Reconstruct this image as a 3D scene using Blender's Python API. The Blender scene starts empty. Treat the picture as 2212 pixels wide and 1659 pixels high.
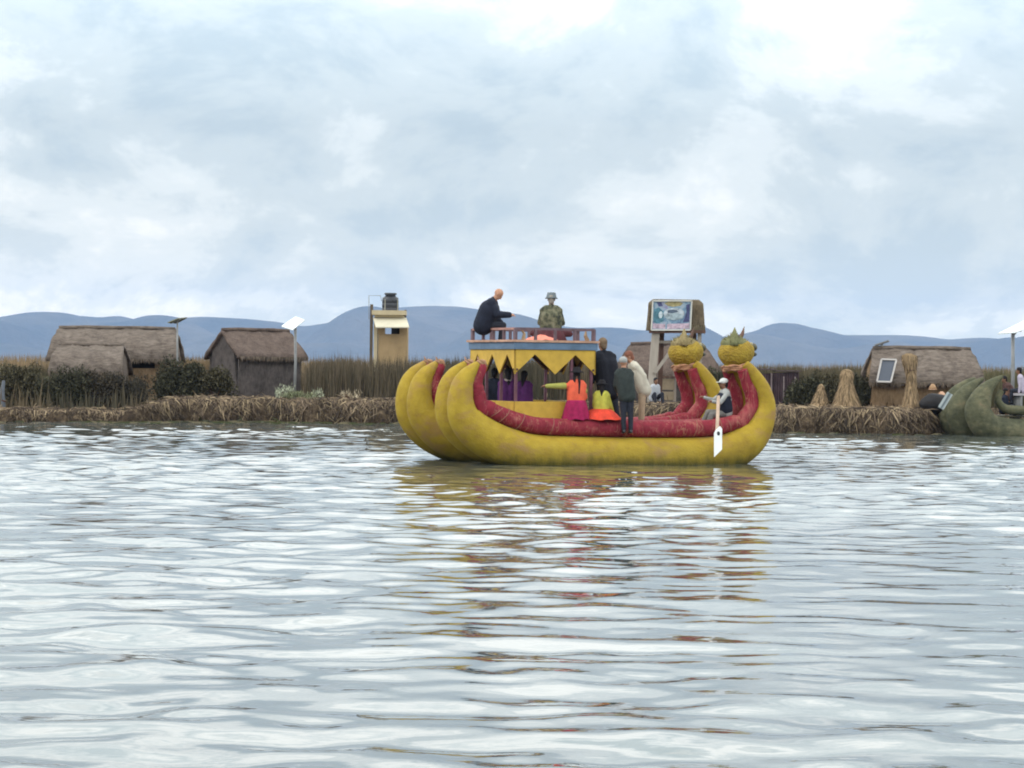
import bpy, bmesh, math, random
import numpy as np
from mathutils import Vector, Matrix, Euler
random.seed(7); rng = np.random.default_rng(7)
SC = bpy.context.scene; COL = SC.collection
R = math.radians; PI = math.pi

# ------------------------------------------------------------------ camera
F = 5690.0; RHO = 0.0127; PIT = math.atan(36.5 / F)
cam_d = bpy.data.cameras.new('camera'); cam = bpy.data.objects.new('camera', cam_d); COL.objects.link(cam)
CM = (Matrix.Rotation(PI / 2 - PIT, 3, 'X') @ Matrix.Rotation(RHO, 3, 'Z'))
cam.matrix_world = Matrix.Translation((0, 0, 2.0)) @ CM.to_4x4()
cam_d.sensor_width = 36; cam_d.lens = 36 * F / 2212; cam_d.clip_start = 0.1; cam_d.clip_end = 40000
SC.camera = cam
CAMP = Vector((0, 0, 2.0))

# ------------------------------------------------------------------ exposure
SC.view_settings.view_transform = 'Standard'; SC.view_settings.look = 'None'
SC.view_settings.exposure = 0.0; SC.view_settings.gamma = 1.0
SC.cycles.use_denoising = True
SC.cycles.max_bounces = 6; SC.cycles.volume_bounces = 0; SC.cycles.transparent_max_bounces = 8
SC.cycles.filter_width = 1.9
SC.cycles.sample_clamp_indirect = 6

# ------------------------------------------------------------------ world
SUN_EL, SUN_AZ = R(48), R(-112)          # azimuth from +Y, clockwise: the sun is high on the left, a little behind the camera
w = bpy.data.worlds.new('World'); SC.world = w; w.use_nodes = True
nt = w.node_tree; nt.nodes.clear()
def N(t, **k):
    n = nt.nodes.new(t)
    for a, b in k.items(): setattr(n, a, b)
    return n
def MT(op, a, b=None, c=None, clamp=False):
    n = N('ShaderNodeMath', operation=op); n.use_clamp = clamp
    for i, v in enumerate((a, b, c)):
        if v is None: continue
        if isinstance(v, (int, float)): n.inputs[i].default_value = v
        else: nt.links.new(v, n.inputs[i])
    return n.outputs[0]
tc = N('ShaderNodeTexCoord'); sep = N('ShaderNodeSeparateXYZ'); nt.links.new(tc.outputs['Generated'], sep.inputs[0])
def skynoise(scale, sz, detail, rough, dist, off):
    mp = N('ShaderNodeMapping'); mp.inputs['Scale'].default_value = (1, 1, sz); mp.inputs['Location'].default_value = off
    nt.links.new(tc.outputs['Generated'], mp.inputs[0])
    n = N('ShaderNodeTexNoise'); n.inputs['Scale'].default_value = scale; n.inputs['Detail'].default_value = detail
    n.inputs['Roughness'].default_value = rough; n.inputs['Distortion'].default_value = dist
    nt.links.new(mp.outputs[0], n.inputs['Vector']); return n.outputs['Fac']
n1 = skynoise(6, 2.2, 3, .5, .3, (3.1, 0.7, 0.35))
n2 = skynoise(13, 1.7, 10, .60, .25, (1.3, 5.2, 0.1))
n3 = skynoise(4, 5.0, 4, .5, .2, (7.7, 2.2, 1.9))
el = sep.outputs['Z']
band = MT('POWER', 2.718, MT('MULTIPLY', MT('POWER', MT('DIVIDE', MT('SUBTRACT', el, .021), .010), 2), -1))   # bright strip low over the hills
top = MT('MULTIPLY', MT('SUBTRACT', el, .11, None), 2.6)
top = MT('MAXIMUM', top, 0)
v = MT('ADD', MT('MULTIPLY', MT('SUBTRACT', n1, .5), 1.15), MT('MULTIPLY', MT('SUBTRACT', n2, .5), 2.0))
v = MT('ADD', v, MT('MULTIPLY', MT('SUBTRACT', n3, .5), .8))
v = MT('ADD', v, MT('MULTIPLY', band, MT('ADD', .16, MT('MULTIPLY', MT('SUBTRACT', n2, .5), 1.6))))
v = MT('ADD', v, MT('MINIMUM', top, .35))
dim = MT('POWER', 2.718, MT('MULTIPLY', MT('POWER', MT('DIVIDE', MT('SUBTRACT', el, .044), .017), 2), -1)); v = MT('SUBTRACT', v, MT('MULTIPLY', dim, .11))
v = MT('ADD', v, .42, None, True)
ramp = N('ShaderNodeValToRGB'); cr = ramp.color_ramp; cr.interpolation = 'EASE'
cr.elements[0].position = .12; cr.elements[0].color = (.485, .585, .635, 1)
cr.elements[1].position = .92; cr.elements[1].color = (.99, 1.02, 1.0, 1)
e = cr.elements.new(.40); e.color = (.60, .685, .71, 1)
e = cr.elements.new(.60); e.color = (.75, .82, .83, 1)
nt.links.new(v, ramp.inputs[0])
sky = N('ShaderNodeTexSky', sky_type='NISHITA'); sky.sun_disc = False; sky.sun_elevation = SUN_EL; sky.sun_rotation = SUN_AZ
sky.altitude = 3800
skm = N('ShaderNodeVectorMath', operation='SCALE'); nt.links.new(sky.outputs[0], skm.inputs[0]); skm.inputs['Scale'].default_value = 0.9
# an overcast sky is brighter overhead than at the horizon
zen = MT('ADD', 1.0, MT('MULTIPLY', MT('MINIMUM', MT('MAXIMUM', MT('SUBTRACT', el, .09), 0), .24), 7.6))
zen = MT('SUBTRACT', zen, MT('MULTIPLY', MT('MINIMUM', MT('MAXIMUM', MT('SUBTRACT', el, .38), 0), .55), 2.6))
zen = MT('ADD', zen, MT('MULTIPLY', MT('POWER', 2.718, MT('MULTIPLY', MT('POWER', MT('DIVIDE', el, .035), 2), -1)), .25))
hg = MT('POWER', 2.718, MT('MULTIPLY', MT('POWER', MT('DIVIDE', el, .065), 2), -1))
wm = N('ShaderNodeMix', data_type='RGBA', blend_type='MULTIPLY'); nt.links.new(hg, wm.inputs['Factor']); nt.links.new(ramp.outputs[0], wm.inputs['A']); wm.inputs['B'].default_value = (1.24, 1.09, .87, 1)
cl = N('ShaderNodeVectorMath', operation='SCALE'); nt.links.new(wm.outputs['Result'], cl.inputs[0]); nt.links.new(zen, cl.inputs['Scale'])
cl2 = N('ShaderNodeVectorMath', operation='SCALE'); nt.links.new(cl.outputs[0], cl2.inputs[0]); cl2.inputs['Scale'].default_value = 11.2
mx = N('ShaderNodeMix', data_type='RGBA'); mx.inputs['Factor'].default_value = .96
nt.links.new(skm.outputs[0], mx.inputs['A']); nt.links.new(cl2.outputs[0], mx.inputs['B'])
bg = N('ShaderNodeBackground'); bg.inputs['Strength'].default_value = .105
nt.links.new(mx.outputs['Result'], bg.inputs['Color'])
wo = N('ShaderNodeOutputWorld'); nt.links.new(bg.outputs[0], wo.inputs[0])

# ------------------------------------------------------------------ sun (veiled by cloud)
sd = bpy.data.lights.new('sun', 'SUN'); sd.energy = 1.0; sd.angle = R(14); sd.color = (1, .96, .9)
so = bpy.data.objects.new('sun', sd); COL.objects.link(so)
sdir = Vector((math.sin(SUN_AZ) * math.cos(SUN_EL), math.cos(SUN_AZ) * math.cos(SUN_EL), math.sin(SUN_EL)))
so.rotation_euler = (-sdir).to_track_quat('-Z', 'Y').to_euler(); so.location = sdir * 50 + Vector((0, 50, 0))

# ------------------------------------------------------------------ helpers
def wray(x, y): return CM @ Vector(((x - 1106) / F, (829.5 - y) / F, -1))
def P(x, y, Y):
    d = wray(x, y); return CAMP + d * (Y / d.y)
TH = R(22); AX = Vector((math.cos(TH), math.sin(TH), 0)); PX = Vector((-math.sin(TH), math.cos(TH), 0))
BO = P(1320, 1003, 55.0) + 1.58 * PX; BO.z = 0
def L(x, y, yl, O=None):
    O = O or BO; d = wray(x, y); t = (yl - (CAMP - O).dot(PX)) / d.dot(PX); q = CAMP + d * t - O
    return q.dot(AX), q.z
def LV(x, y, yl, O=None):
    a, z = L(x, y, yl, O); return Vector((a, yl, z))

def obj(name, mesh, m=None, parent=None, smooth=False):
    o = bpy.data.objects.new(name, mesh); COL.objects.link(o)
    if m is not None:
        for mm in (m if isinstance(m, (list, tuple)) else [m]): mesh.materials.append(mm)
    if parent is not None: o.parent = parent
    if smooth: mesh.shade_smooth()
    return o
def thing(name, label, cat, loc=(0, 0, 0), rz=0, group=None):
    o = bpy.data.objects.new(name, None); COL.objects.link(o); o.empty_display_size = .2
    o.location = loc; o.rotation_euler = (0, 0, rz); o['label'] = label; o['category'] = cat
    if group: o['group'] = group
    return o
def tag(o, label=None, cat=None, group=None, kind=None):
    for k, v_ in (('label', label), ('category', cat), ('group', group), ('kind', kind)):
        if v_: o[k] = v_
    return o

class MB:
    """collects shapes into one mesh"""
    def __init__(s): s.v = []; s.f = []; s.c = []; s.cur = None
    def add(s, vs, fs):
        b = len(s.v); s.v += [tuple(q) for q in vs]; s.f += [tuple(i + b for i in f) for f in fs]
        s.c += [s.cur or (1, 1, 1)] * len(vs)
    def box(s, c, d, M=None):
        cx, cy, cz = c; dx, dy, dz = d[0] / 2, d[1] / 2, d[2] / 2
        vs = [Vector((cx + i * dx, cy + j * dy, cz + k * dz)) for i in (-1, 1) for j in (-1, 1) for k in (-1, 1)]
        if M is not None: vs = [M @ q for q in vs]
        s.add(vs, [(0, 1, 3, 2), (4, 6, 7, 5), (0, 4, 5, 1), (2, 3, 7, 6), (0, 2, 6, 4), (1, 5, 7, 3)])
    def bar(s, a, b, wd, hd=None, up=(0, 0, 1)):
        a = Vector(a); b = Vector(b); hd = hd or wd; t = (b - a).normalized(); u = Vector(up)
        if abs(t.dot(u)) > .98: u = Vector((0, 1, 0))
        r = t.cross(u).normalized(); u = r.cross(t)
        vs = [p_ + r * (i * wd / 2) + u * (j * hd / 2) for p_ in (a, b) for i, j in ((-1, -1), (1, -1), (1, 1), (-1, 1))]
        s.add(vs, [(3, 2, 1, 0), (4, 5, 6, 7), (0, 1, 5, 4), (1, 2, 6, 5), (2, 3, 7, 6), (3, 0, 4, 7)])
    def tube(s, pts, rad, n=12, cap=True, sq=1.0, side=None):
        pts = [Vector(q) for q in pts]; m = len(pts)
        if isinstance(rad, (int, float)): rad = [rad] * m
        vs = []; fs = []; nrm = None
        for i in range(m):
            t = (pts[min(i + 1, m - 1)] - pts[max(i - 1, 0)]).normalized()
            if side is not None: a = Vector(side)
            elif nrm is None: a = Vector((0, 0, 1)) if abs(t.z) < .9 else Vector((1, 0, 0))
            else: a = nrm
            a = (a - t * a.dot(t)).normalized(); nrm = a; b = t.cross(a)
            for k in range(n):
                th = 2 * PI * k / n; vs.append(pts[i] + (a * math.cos(th) * sq + b * math.sin(th)) * rad[i])
        for i in range(m - 1):
            for k in range(n):
                k2 = (k + 1) % n; fs.append((i * n + k, i * n + k2, (i + 1) * n + k2, (i + 1) * n + k))
        if cap:
            fs.append(tuple(range(n - 1, -1, -1))); fs.append(tuple(range((m - 1) * n, m * n)))
        s.add(vs, fs)
    def cap(s, a, b, ra, rb, n=12):
        """tapered capsule"""
        a = Vector(a); b = Vector(b); d = b - a; l = d.length
        t = d / l if l > 1e-6 else Vector((0, 0, 1)); pts = []; rr = []
        for k in range(5):
            th = PI / 2 * (1 - k / 4); pts.append(a - t * ra * math.sin(th)); rr.append(max(.0005, ra * math.cos(th)))
        for k in range(5):
            th = PI / 2 * k / 4; pts.append(b + t * rb * math.sin(th)); rr.append(max(.0005, rb * math.cos(th)))
        # keep spacing monotone
        s.tube(pts, rr, n)
    def ell(s, c, r, n=16, m=10, M=None):
        c = Vector(c); vs = []; fs = []
        for i in range(m + 1):
            th = PI * i / m
            for k in range(n):
                ph = 2 * PI * k / n
                q = Vector((r[0] * math.sin(th) * math.cos(ph), r[1] * math.sin(th) * math.sin(ph), r[2] * math.cos(th)))
                if M is not None: q = M @ q
                vs.append(c + q)
        for i in range(m):
            for k in range(n):
                k2 = (k + 1) % n; fs.append((i * n + k, (i + 1) * n + k, (i + 1) * n + k2, i * n + k2))
        s.add(vs, fs)
    def prism(s, poly, z0, z1, fn):
        """poly of 2D points; fn(u, v, w) -> 3D; extruded w from z0 to z1"""
        n = len(poly); vs = [fn(u, v_, z0) for u, v_ in poly] + [fn(u, v_, z1) for u, v_ in poly]
        s.add(vs, [tuple(range(n - 1, -1, -1)), tuple(range(n, 2 * n))] + [(i, (i + 1) % n, n + (i + 1) % n, n + i) for i in range(n)])
    def build(s, name, m=None, parent=None, smooth=False, bevel=0, weld=False, loc=None):
        me = bpy.data.meshes.new(name); me.from_pydata(s.v, [], s.f); me.update()
        if s.cur is not None:
            at = me.color_attributes.new('Col', 'FLOAT_COLOR', 'POINT')
            at.data.foreach_set('color', np.array([(*c, 1) for c in s.c], dtype=np.float32).ravel())
        bm = bmesh.new(); bm.from_mesh(me)
        if weld: bmesh.ops.remove_doubles(bm, verts=bm.verts, dist=1e-4)
        bmesh.ops.recalc_face_normals(bm, faces=bm.faces); bm.to_mesh(me); bm.free()
        o = obj(name, me, m, parent, smooth)
        if bevel:
            b = o.modifiers.new('bevel', 'BEVEL'); b.width = bevel; b.segments = 2; b.limit_method = 'ANGLE'
        if loc is not None: o.location = loc
        return o

def np_mesh(name, verts, faces, nper, m, col=None, parent=None, smooth=False):
    """verts (n,3), faces (k,nper) as numpy"""
    me = bpy.data.meshes.new(name); nv, nf = len(verts), len(faces)
    me.vertices.add(nv); me.vertices.foreach_set('co', np.ascontiguousarray(verts, dtype=np.float32).ravel())
    me.loops.add(nf * nper); me.loops.foreach_set('vertex_index', np.ascontiguousarray(faces, dtype=np.int32).ravel())
    me.polygons.add(nf); me.polygons.foreach_set('loop_start', np.arange(0, nf * nper, nper, dtype=np.int32))
    me.update(calc_edges=True); me.validate()
    if col is not None:
        at = me.color_attributes.new('Col', 'FLOAT_COLOR', 'POINT')
        c4 = np.ones((nv, 4), dtype=np.float32); c4[:, :3] = col; at.data.foreach_set('color', c4.ravel())
    return obj(name, me, m, parent, smooth)

# ------------------------------------------------------------------ materials
def srgb(r, g, b):
    f = lambda c: (c / 255 / 12.92) if c / 255 <= .04045 else ((c / 255 + .055) / 1.055) ** 2.4
    return (f(r), f(g), f(b))
class Mat:
    def __init__(s, name, rough=.8, spec=.3):
        s.m = bpy.data.materials.new(name); s.m.use_nodes = True; s.t = s.m.node_tree
        s.b = s.t.nodes['Principled BSDF']; s.b.inputs['Roughness'].default_value = rough
        s.b.inputs['Specular IOR Level'].default_value = spec
        s.tc = s.t.nodes.new('ShaderNodeTexCoord')
    def node(s, ty, **k):
        n = s.t.nodes.new(ty)
        for a, b in k.items(): setattr(n, a, b)
        return n
    def link(s, a, b): s.t.links.new(a, b)
    def noise(s, scale, stretch=(1, 1, 1), detail=5, rough=.6, dist=0, off=(0, 0, 0), co='Object'):
        mp = s.node('ShaderNodeMapping'); mp.inputs['Scale'].default_value = stretch; mp.inputs['Location'].default_value = off
        s.link(s.tc.outputs[co], mp.inputs[0]); n = s.node('ShaderNodeTexNoise')
        n.inputs['Scale'].default_value = scale; n.inputs['Detail'].default_value = detail
        n.inputs['Roughness'].default_value = rough; n.inputs['Distortion'].default_value = dist
        s.link(mp.outputs[0], n.inputs['Vector']); return n.outputs['Fac']
    def ramp(s, fac, stops, interp='LINEAR'):
        r = s.node('ShaderNodeValToRGB'); r.color_ramp.interpolation = interp; el_ = r.color_ramp.elements
        while len(el_) < len(stops): el_.new(.5)
        for e_, (p_, c) in zip(el_, stops):
            e_.position = p_; e_.color = (*c, 1) if len(c) == 3 else c
        s.link(fac, r.inputs[0]); return r.outputs[0]
    def mix(s, fac, a, b, mode='MIX'):
        n = s.node('ShaderNodeMix', data_type='RGBA', blend_type=mode)
        for k, v_ in (('Factor', fac), ('A', a), ('B', b)):
            if isinstance(v_, (int, float)): n.inputs[k].default_value = v_
            elif isinstance(v_, tuple): n.inputs[k].default_value = (*v_, 1) if len(v_) == 3 else v_
            else: s.link(v_, n.inputs[k])
        return n.outputs['Result']
    def color(s, c):
        if isinstance(c, tuple): s.b.inputs['Base Color'].default_value = (*c, 1)
        else: s.link(c, s.b.inputs['Base Color'])
    def bump(s, h, strength=.5, dist=.02):
        b = s.node('ShaderNodeBump'); b.inputs['Strength'].default_value = strength; b.inputs['Distance'].default_value = dist
        s.link(h, b.inputs['Height']); s.link(b.outputs[0], s.b.inputs['Normal'])
def simple(name, c, var=.25, scale=6, rough=.8, bump=.3, bd=.01, stretch=(1, 1, 1), spec=.3):
    M_ = Mat(name, rough, spec); n = M_.noise(scale, stretch)
    lo = tuple(x * (1 - var) for x in c); hi = tuple(min(1, x * (1 + var)) for x in c)
    M_.color(M_.ramp(n, [(.3, lo), (.7, hi)]))
    if bump: M_.bump(M_.noise(scale * 4, stretch), bump, bd)
    return M_.m
def colattr(name, rough=.85, trans=0, spec=.15):
    M_ = Mat(name, rough, spec); a = M_.node('ShaderNodeAttribute', attribute_name='Col'); M_.color(a.outputs['Color']); return M_.m

# yellow woven wrapping of the bundles: paint yellow with browned, faded patches and a scum line at the water
def yellow_wrap(name):
    M_ = Mat(name, .7, .15)
    base = M_.ramp(M_.noise(3.2, (1, 1, 1.2), 6, .62), [(.28, (.26, .165, .024)), (.5, (.34, .232, .026)), (.75, (.40, .28, .036))])
    patch = M_.ramp(M_.noise(1.5, (.8, 1, 1.5), 5, .65, .4, (4, 1, 2)), [(.52, (0, 0, 0)), (.66, (1, 1, 1))])
    base = M_.mix(patch, base, (.30, .18, .06))
    geo = M_.node('ShaderNodeSeparateXYZ'); M_.link(M_.tc.outputs['Object'], geo.inputs[0])
    add = M_.node('ShaderNodeMath', operation='MULTIPLY_ADD'); M_.link(M_.noise(5, (1, 1, .4), 4), add.inputs[0]); add.inputs[1].default_value = .35
    M_.link(geo.outputs['Z'], add.inputs[2])
    dirt = M_.ramp(add.outputs[0], [(.17, (1, 1, 1)), (.36, (.25, .25, .25)), (.62, (0, 0, 0))])
    M_.color(M_.mix(dirt, base, (.10, .085, .02)))
    wv = M_.node('ShaderNodeTexVoronoi'); wv.inputs['Scale'].default_value = 26; M_.link(M_.tc.outputs['Object'], wv.inputs['Vector'])
    s2 = M_.node('ShaderNodeMath', operation='MULTIPLY_ADD'); M_.link(M_.noise(9, (1, 1, 1), 6), s2.inputs[0]); s2.inputs[1].default_value = 2.2
    M_.link(wv.outputs['Distance'], s2.inputs[2]); M_.bump(s2.outputs[0], .35, .02)
    return M_.m
def red_wrap(name):
    M_ = Mat(name, .7, .15)
    base = M_.ramp(M_.noise(6, (1, 1, 1), 6, .65), [(.3, (.15, .016, .024)), (.7, (.27, .028, .046))])
    sp = M_.node('ShaderNodeSeparateXYZ'); M_.link(M_.tc.outputs['Normal'], sp.inputs[0])
    fade = M_.ramp(M_.noise(2.3, (1, 1, 1), 7, .7, .6, (2, 2, 9)), [(.53, (0, 0, 0)), (.72, (.55, .55, .55))])
    base = M_.mix(fade, base, (.42, .17, .13))
    line = M_.ramp(M_.noise(3.1, (2.2, 1, .5), 3, .5, 1.2, (0, 7, 3)), [(.485, (0, 0, 0)), (.5, (.45, .45, .45)), (.515, (0, 0, 0))])
    M_.color(M_.mix(line, base, (.42, .26, .15)))
    M_.bump(M_.noise(16, (1, 1, 1), 6), .5, .02)
    return M_.m
def thatch(name, lo, mid, hi, along=(1, 1, 1)):
    M_ = Mat(name, .95, .1)
    a = M_.noise(3.0, (1, 1, 1), 6, .7); b = M_.noise(14, along, 5, .7)
    s_ = M_.node('ShaderNodeMath', operation='ADD'); M_.link(a, s_.inputs[0]); M_.link(b, s_.inputs[1])
    h_ = M_.node('ShaderNodeMath', operation='MULTIPLY'); M_.link(s_.outputs[0], h_.inputs[0]); h_.inputs[1].default_value = .5
    M_.color(M_.ramp(h_.outputs[0], [(.34, lo), (.5, mid), (.68, hi)]))
    M_.bump(b, .9, .05); return M_.m

MY = yellow_wrap('yellow_wrap'); MRD = red_wrap('red_wrap')
M_thatch = thatch('grey_thatch', (.060, .048, .040), (.145, .116, .097), (.23, .19, .16), (.25, 1, 1))
M_thatch2 = thatch('brown_thatch', (.048, .035, .030), (.125, .092, .077), (.20, .15, .125), (2.2, 2.2, .5))
M_reedwall = thatch('reed_wall', (.10, .068, .040), (.22, .145, .085), (.32, .22, .13), (3, 3, .35))
M_darkwall = thatch('weathered_reed_wall', (.036, .030, .030), (.090, .076, .071), (.15, .125, .115), (3, 3, .35))
M_straw = thatch('straw', (.10, .068, .038), (.235, .16, .09), (.36, .26, .15), (3, 3, .4))
M_strand = colattr('straw_strands'); M_reed = colattr('reed_blades'); M_leaf = colattr('leaves')
M_wood = simple('grey_wood', (.24, .20, .17), .3, 5, .85, .4, .01, (1, 1, .2))
M_brownwood = simple('brown_wood', (.10, .055, .04), .35, 6, .8, .4, .01, (1, 1, .3))
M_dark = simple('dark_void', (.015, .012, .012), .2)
M_valance = simple('yellow_paint', (.50, .315, .045), .16, 4, .6, .25, .006)
M_blue = simple('blue_paint', (.10, .155, .235), .2, 4, .6, .3, .006)
M_pinkdeck = simple('pink_deck_boards', (.46, .27, .19), .3, 5, .8, .3, .01)
M_maroon = simple('maroon_paint', (.13, .055, .075), .3, 7, .7, .3, .006)
M_railm = simple('purple_brown_rail', (.13, .085, .10), .35, 6, .7, .3, .006)
M_railp = simple('pink_seat_plank', (.34, .18, .15), .3, 6, .8, .3, .006)
M_white = simple('white_paint', (.80, .81, .80), .06, 4, .5, .1, .004)
M_blackp = simple('black_plastic', (.018, .020, .026), .3, 4, .45, .1, .004, spec=.5)
M_post = simple('pale_post', (.30, .26, .22), .25, 3, .85, .4, .01, (1, 1, .2))
M_metal = simple('galvanised_pole', (.20, .20, .20), .2, 4, .5, .1, .004)
M_skin = simple('skin', (.42, .22, .14), .12, 10, .6, 0); M_skin2 = simple('brown_skin', (.20, .10, .06), .12, 10, .6, 0)

# ------------------------------------------------------------------ water
def axis(fine0, fine1, step, far, g=1.13):
    c = list(np.arange(fine0, fine1, step)); s_ = step; x = fine1; hi = []
    while x < far: hi.append(x); s_ *= g; x += s_
    hi.append(far); return c, hi
yc = list(np.arange(8, 66, .08)) + list(np.arange(66, 100, .16)); s_ = .16; y_ = 100.0
while y_ < 10500: yc.append(y_); s_ *= 1.14; y_ += s_
yb = []; s_ = .08; y_ = 8 - .08
while y_ > -60: yb.append(y_); s_ *= 1.2; y_ -= s_
ys = np.array(yb[::-1] + yc)
xp = list(np.arange(0, 15, .1)); s_ = .1; x_ = 15.0
while x_ < 6000: xp.append(x_); s_ *= 1.14; x_ += s_
xs = np.array([-q for q in xp[:0:-1]] + xp)
X, Y = np.meshgrid(xs, ys)
Z = np.zeros_like(X)
K = 120
lam = np.exp(rng.uniform(math.log(.38), math.log(2.5), K)); ang = rng.normal(0, R(52), K) + R(8)
kk = 2 * PI / lam; sl = rng.uniform(.6, 1.3, K) * np.where(lam > 1.6, .75, 1.0)
sl *= .088 * math.sqrt(2) / math.sqrt((sl ** 2).sum())
ph = rng.uniform(0, 2 * PI, K)
gust = .8 + .30 * np.sin(X * .19 + Y * .11 + 1.2) * np.sin(Y * .083 - X * .05) + .16 * np.sin(X * .43 - Y * .21 + 2)
for i in range(K):
    Z += (sl[i] / kk[i]) * np.sin(kk[i] * (np.sin(ang[i]) * X + np.cos(ang[i]) * Y) + ph[i])
Z *= gust
fade = np.clip((100 - Y) / 8, 0, 1) * np.clip((Y + 20) / 25, 0, 1) * np.clip((22 - np.abs(X)) / 7, 0, 1)
Z *= fade
nx, ny = len(xs), len(ys)
idx = np.arange(nx * ny).reshape(ny, nx)
faces = np.stack([idx[:-1, :-1], idx[:-1, 1:], idx[1:, 1:], idx[1:, :-1]], -1).reshape(-1, 4)
WM = Mat('lake_water', .02, .5); WM.color((.070, .080, .074)); WM.b.inputs['IOR'].default_value = 1.40
b1 = WM.noise(2.6, (.45, 1, 1), 4, .55, .5); b2 = WM.noise(8.5, (.5, 1, 1), 3, .5, .3)
ad = WM.node('ShaderNodeMath', operation='MULTIPLY_ADD'); WM.link(b2, ad.inputs[0]); ad.inputs[1].default_value = .22; WM.link(b1, ad.inputs[2])
WM.bump(ad.outputs[0], .16, .02)
water = np_mesh('water', np.stack([X, Y, Z], -1).reshape(-1, 3), faces, 4, WM.m, smooth=True)
tag(water, kind='structure')

# ------------------------------------------------------------------ hills beyond the lake
prof = [(-900, 700), (-300, 672), (0, 683), (43, 686.6), (86, 683), (171, 680), (214, 684), (257, 679.6), (317, 694.6), (353, 686), (406, 684), (428, 682), (460, 683), (535, 687), (600, 693.6), (653, 704), (707, 696), (750, 683), (799, 671), (840, 664), (878, 661), (930, 658.5), (990, 660), (1040, 667), (1100, 680), (1150, 692), (1200, 701), (1250, 707), (1321, 711), (1370, 717), (1402, 711), (1440, 712), (1480, 722), (1522, 728), (1554, 726.5), (1617, 718), (1652, 706), (1676, 703), (1710, 705), (1750, 713), (1800, 722), (1860, 722), (1950, 722), (2000, 725), (2050, 732), (2100, 728), (2140, 728), (2212, 736), (2500, 715), (3100, 745)]
HY = 8500.0
px_ = []; pz_ = []
for a_, b_ in prof:
    q = P(a_, b_, HY); px_.append(q.x); pz_.append(q.z)
hx = np.linspace(px_[0], px_[-1], 420); hyv = np.linspace(-1200, 2200, 60)
HXX, HYY = np.meshgrid(hx, hyv)
crest = np.interp(hx, px_, pz_)
ker = np.exp(-np.linspace(-2, 2, 7) ** 2); ker /= ker.sum(); crest = np.convolve(np.pad(crest, 3, 'edge'), ker, 'valid')
sh = np.where(HYY < 0, 1 + HYY / 1200, 1 - HYY / 2600); sh = np.clip(sh, 0, 1)
sh = np.where(HYY < 0, sh ** .8, sh)
det = np.zeros_like(HXX)
for i in range(26):
    k_ = 2 * PI / rng.uniform(180, 900); a_ = rng.uniform(0, 2 * PI)
    det += np.sin(k_ * (HXX * math.cos(a_) + HYY * math.sin(a_)) + rng.uniform(0, 6)) / (k_ * 100)
HZ = crest[None, :] * sh + (det - 1.2) * 12 * np.clip(-HYY / 300, 0, 1) * np.clip((1200 + HYY) / 400, 0, 1) - 2
nx, ny = len(hx), len(hyv); idx = np.arange(nx * ny).reshape(ny, nx)
faces = np.stack([idx[:-1, :-1], idx[:-1, 1:], idx[1:, 1:], idx[1:, :-1]], -1).reshape(-1, 4)
HM = Mat('hill_grass', .95, .1)
HM.color(HM.ramp(HM.noise(.0035, (1, 1, 1), 6, .6), [(.35, (.018, .028, .022)), (.65, (.10, .09, .065))]))
HM.bump(HM.noise(.006, (1, 1, 1), 8, .62), 1, 45)
hills = np_mesh('hills', np.stack([HXX, HYY + HY, HZ], -1).reshape(-1, 3), faces, 4, HM.m, smooth=True)
tag(hills, kind='structure')

# ------------------------------------------------------------------ air over the lake
hz = MB(); hz.box((0, 5200, 147), (13000, 11200, 300)); HZM = bpy.data.materials.new('haze'); HZM.use_nodes = True
HZM.node_tree.nodes.clear(); vo = HZM.node_tree.nodes.new('ShaderNodeVolumePrincipled'); ho = HZM.node_tree.nodes.new('ShaderNodeOutputMaterial')
vo.inputs['Color'].default_value = (.45, .63, 1.0, 1); vo.inputs['Density'].default_value = .76e-4; vo.inputs['Anisotropy'].default_value = 0
HZM.node_tree.links.new(vo.outputs[0], ho.inputs['Volume'])
tag(hz.build('haze', HZM), kind='stuff')

# ------------------------------------------------------------------ island ground (floating mat of cut reeds)
shx = [-400, -16, -12.6, -11, -8.5, -2, 4, 8, 12, 13.4, 15, 22, 400]; shy = [60, 86, 87, 89, 90, 90, 87, 84.6, 84, 84.6, 88.0, 92, 95]
def shore(x): return float(np.interp(x, shx, shy))
def gtop(x): return float(np.interp(x, [-400, -12.8, -11.4, 400], [.37, .39, .77, .77]))
gx = np.concatenate([np.linspace(-300, -22, 30), np.arange(-21.9, 20, .12), np.linspace(20.2, 300, 30)])
tt = [-.25, -.12, 0, .02, .10, .22, .34, .55, .9, 1.4, 2.2, 3.5, 5, 8, 14, 30, 90]
zz = [-.5, -.25, 0, .25, .55, .80, .92, 1, 1, 1, 1, 1, 1, 1, 1, .9, -.2]
gv = []
for t_, z_ in zip(tt, zz):
    for x in gx:
        fr = 1 if t_ < .5 else .35
        j = (math.sin(x * 3.1) * .10 + math.sin(x * 7.7 + 1) * .07 + math.sin(x * 17.3 + t_ * 5) * .05 + random.uniform(-.06, .06)) * fr
        gt = gtop(x) + (math.sin(x * 1.9) * .04 + math.sin(x * 4.7 + 2) * .03)
        gv.append((x, shore(x) + t_ + j, z_ * gt + (random.uniform(-.03, .03) if z_ > 0 else 0)))
nx, ny = len(gx), len(tt); idx = np.arange(nx * ny).reshape(ny, nx)
faces = np.stack([idx[:-1, :-1], idx[:-1, 1:], idx[1:, 1:], idx[1:, :-1]], -1).reshape(-1, 4)
GM = Mat('cut_reed_mat', .95, .1)
GM.color(GM.ramp(GM.noise(4.5, (1, 1, 1), 7, .75), [(.32, (.022, .015, .012)), (.5, (.085, .060, .040)), (.7, (.22, .16, .10))]))
GM.bump(GM.noise(9, (1, 1, 1), 7, .75), 1, .15)
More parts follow.
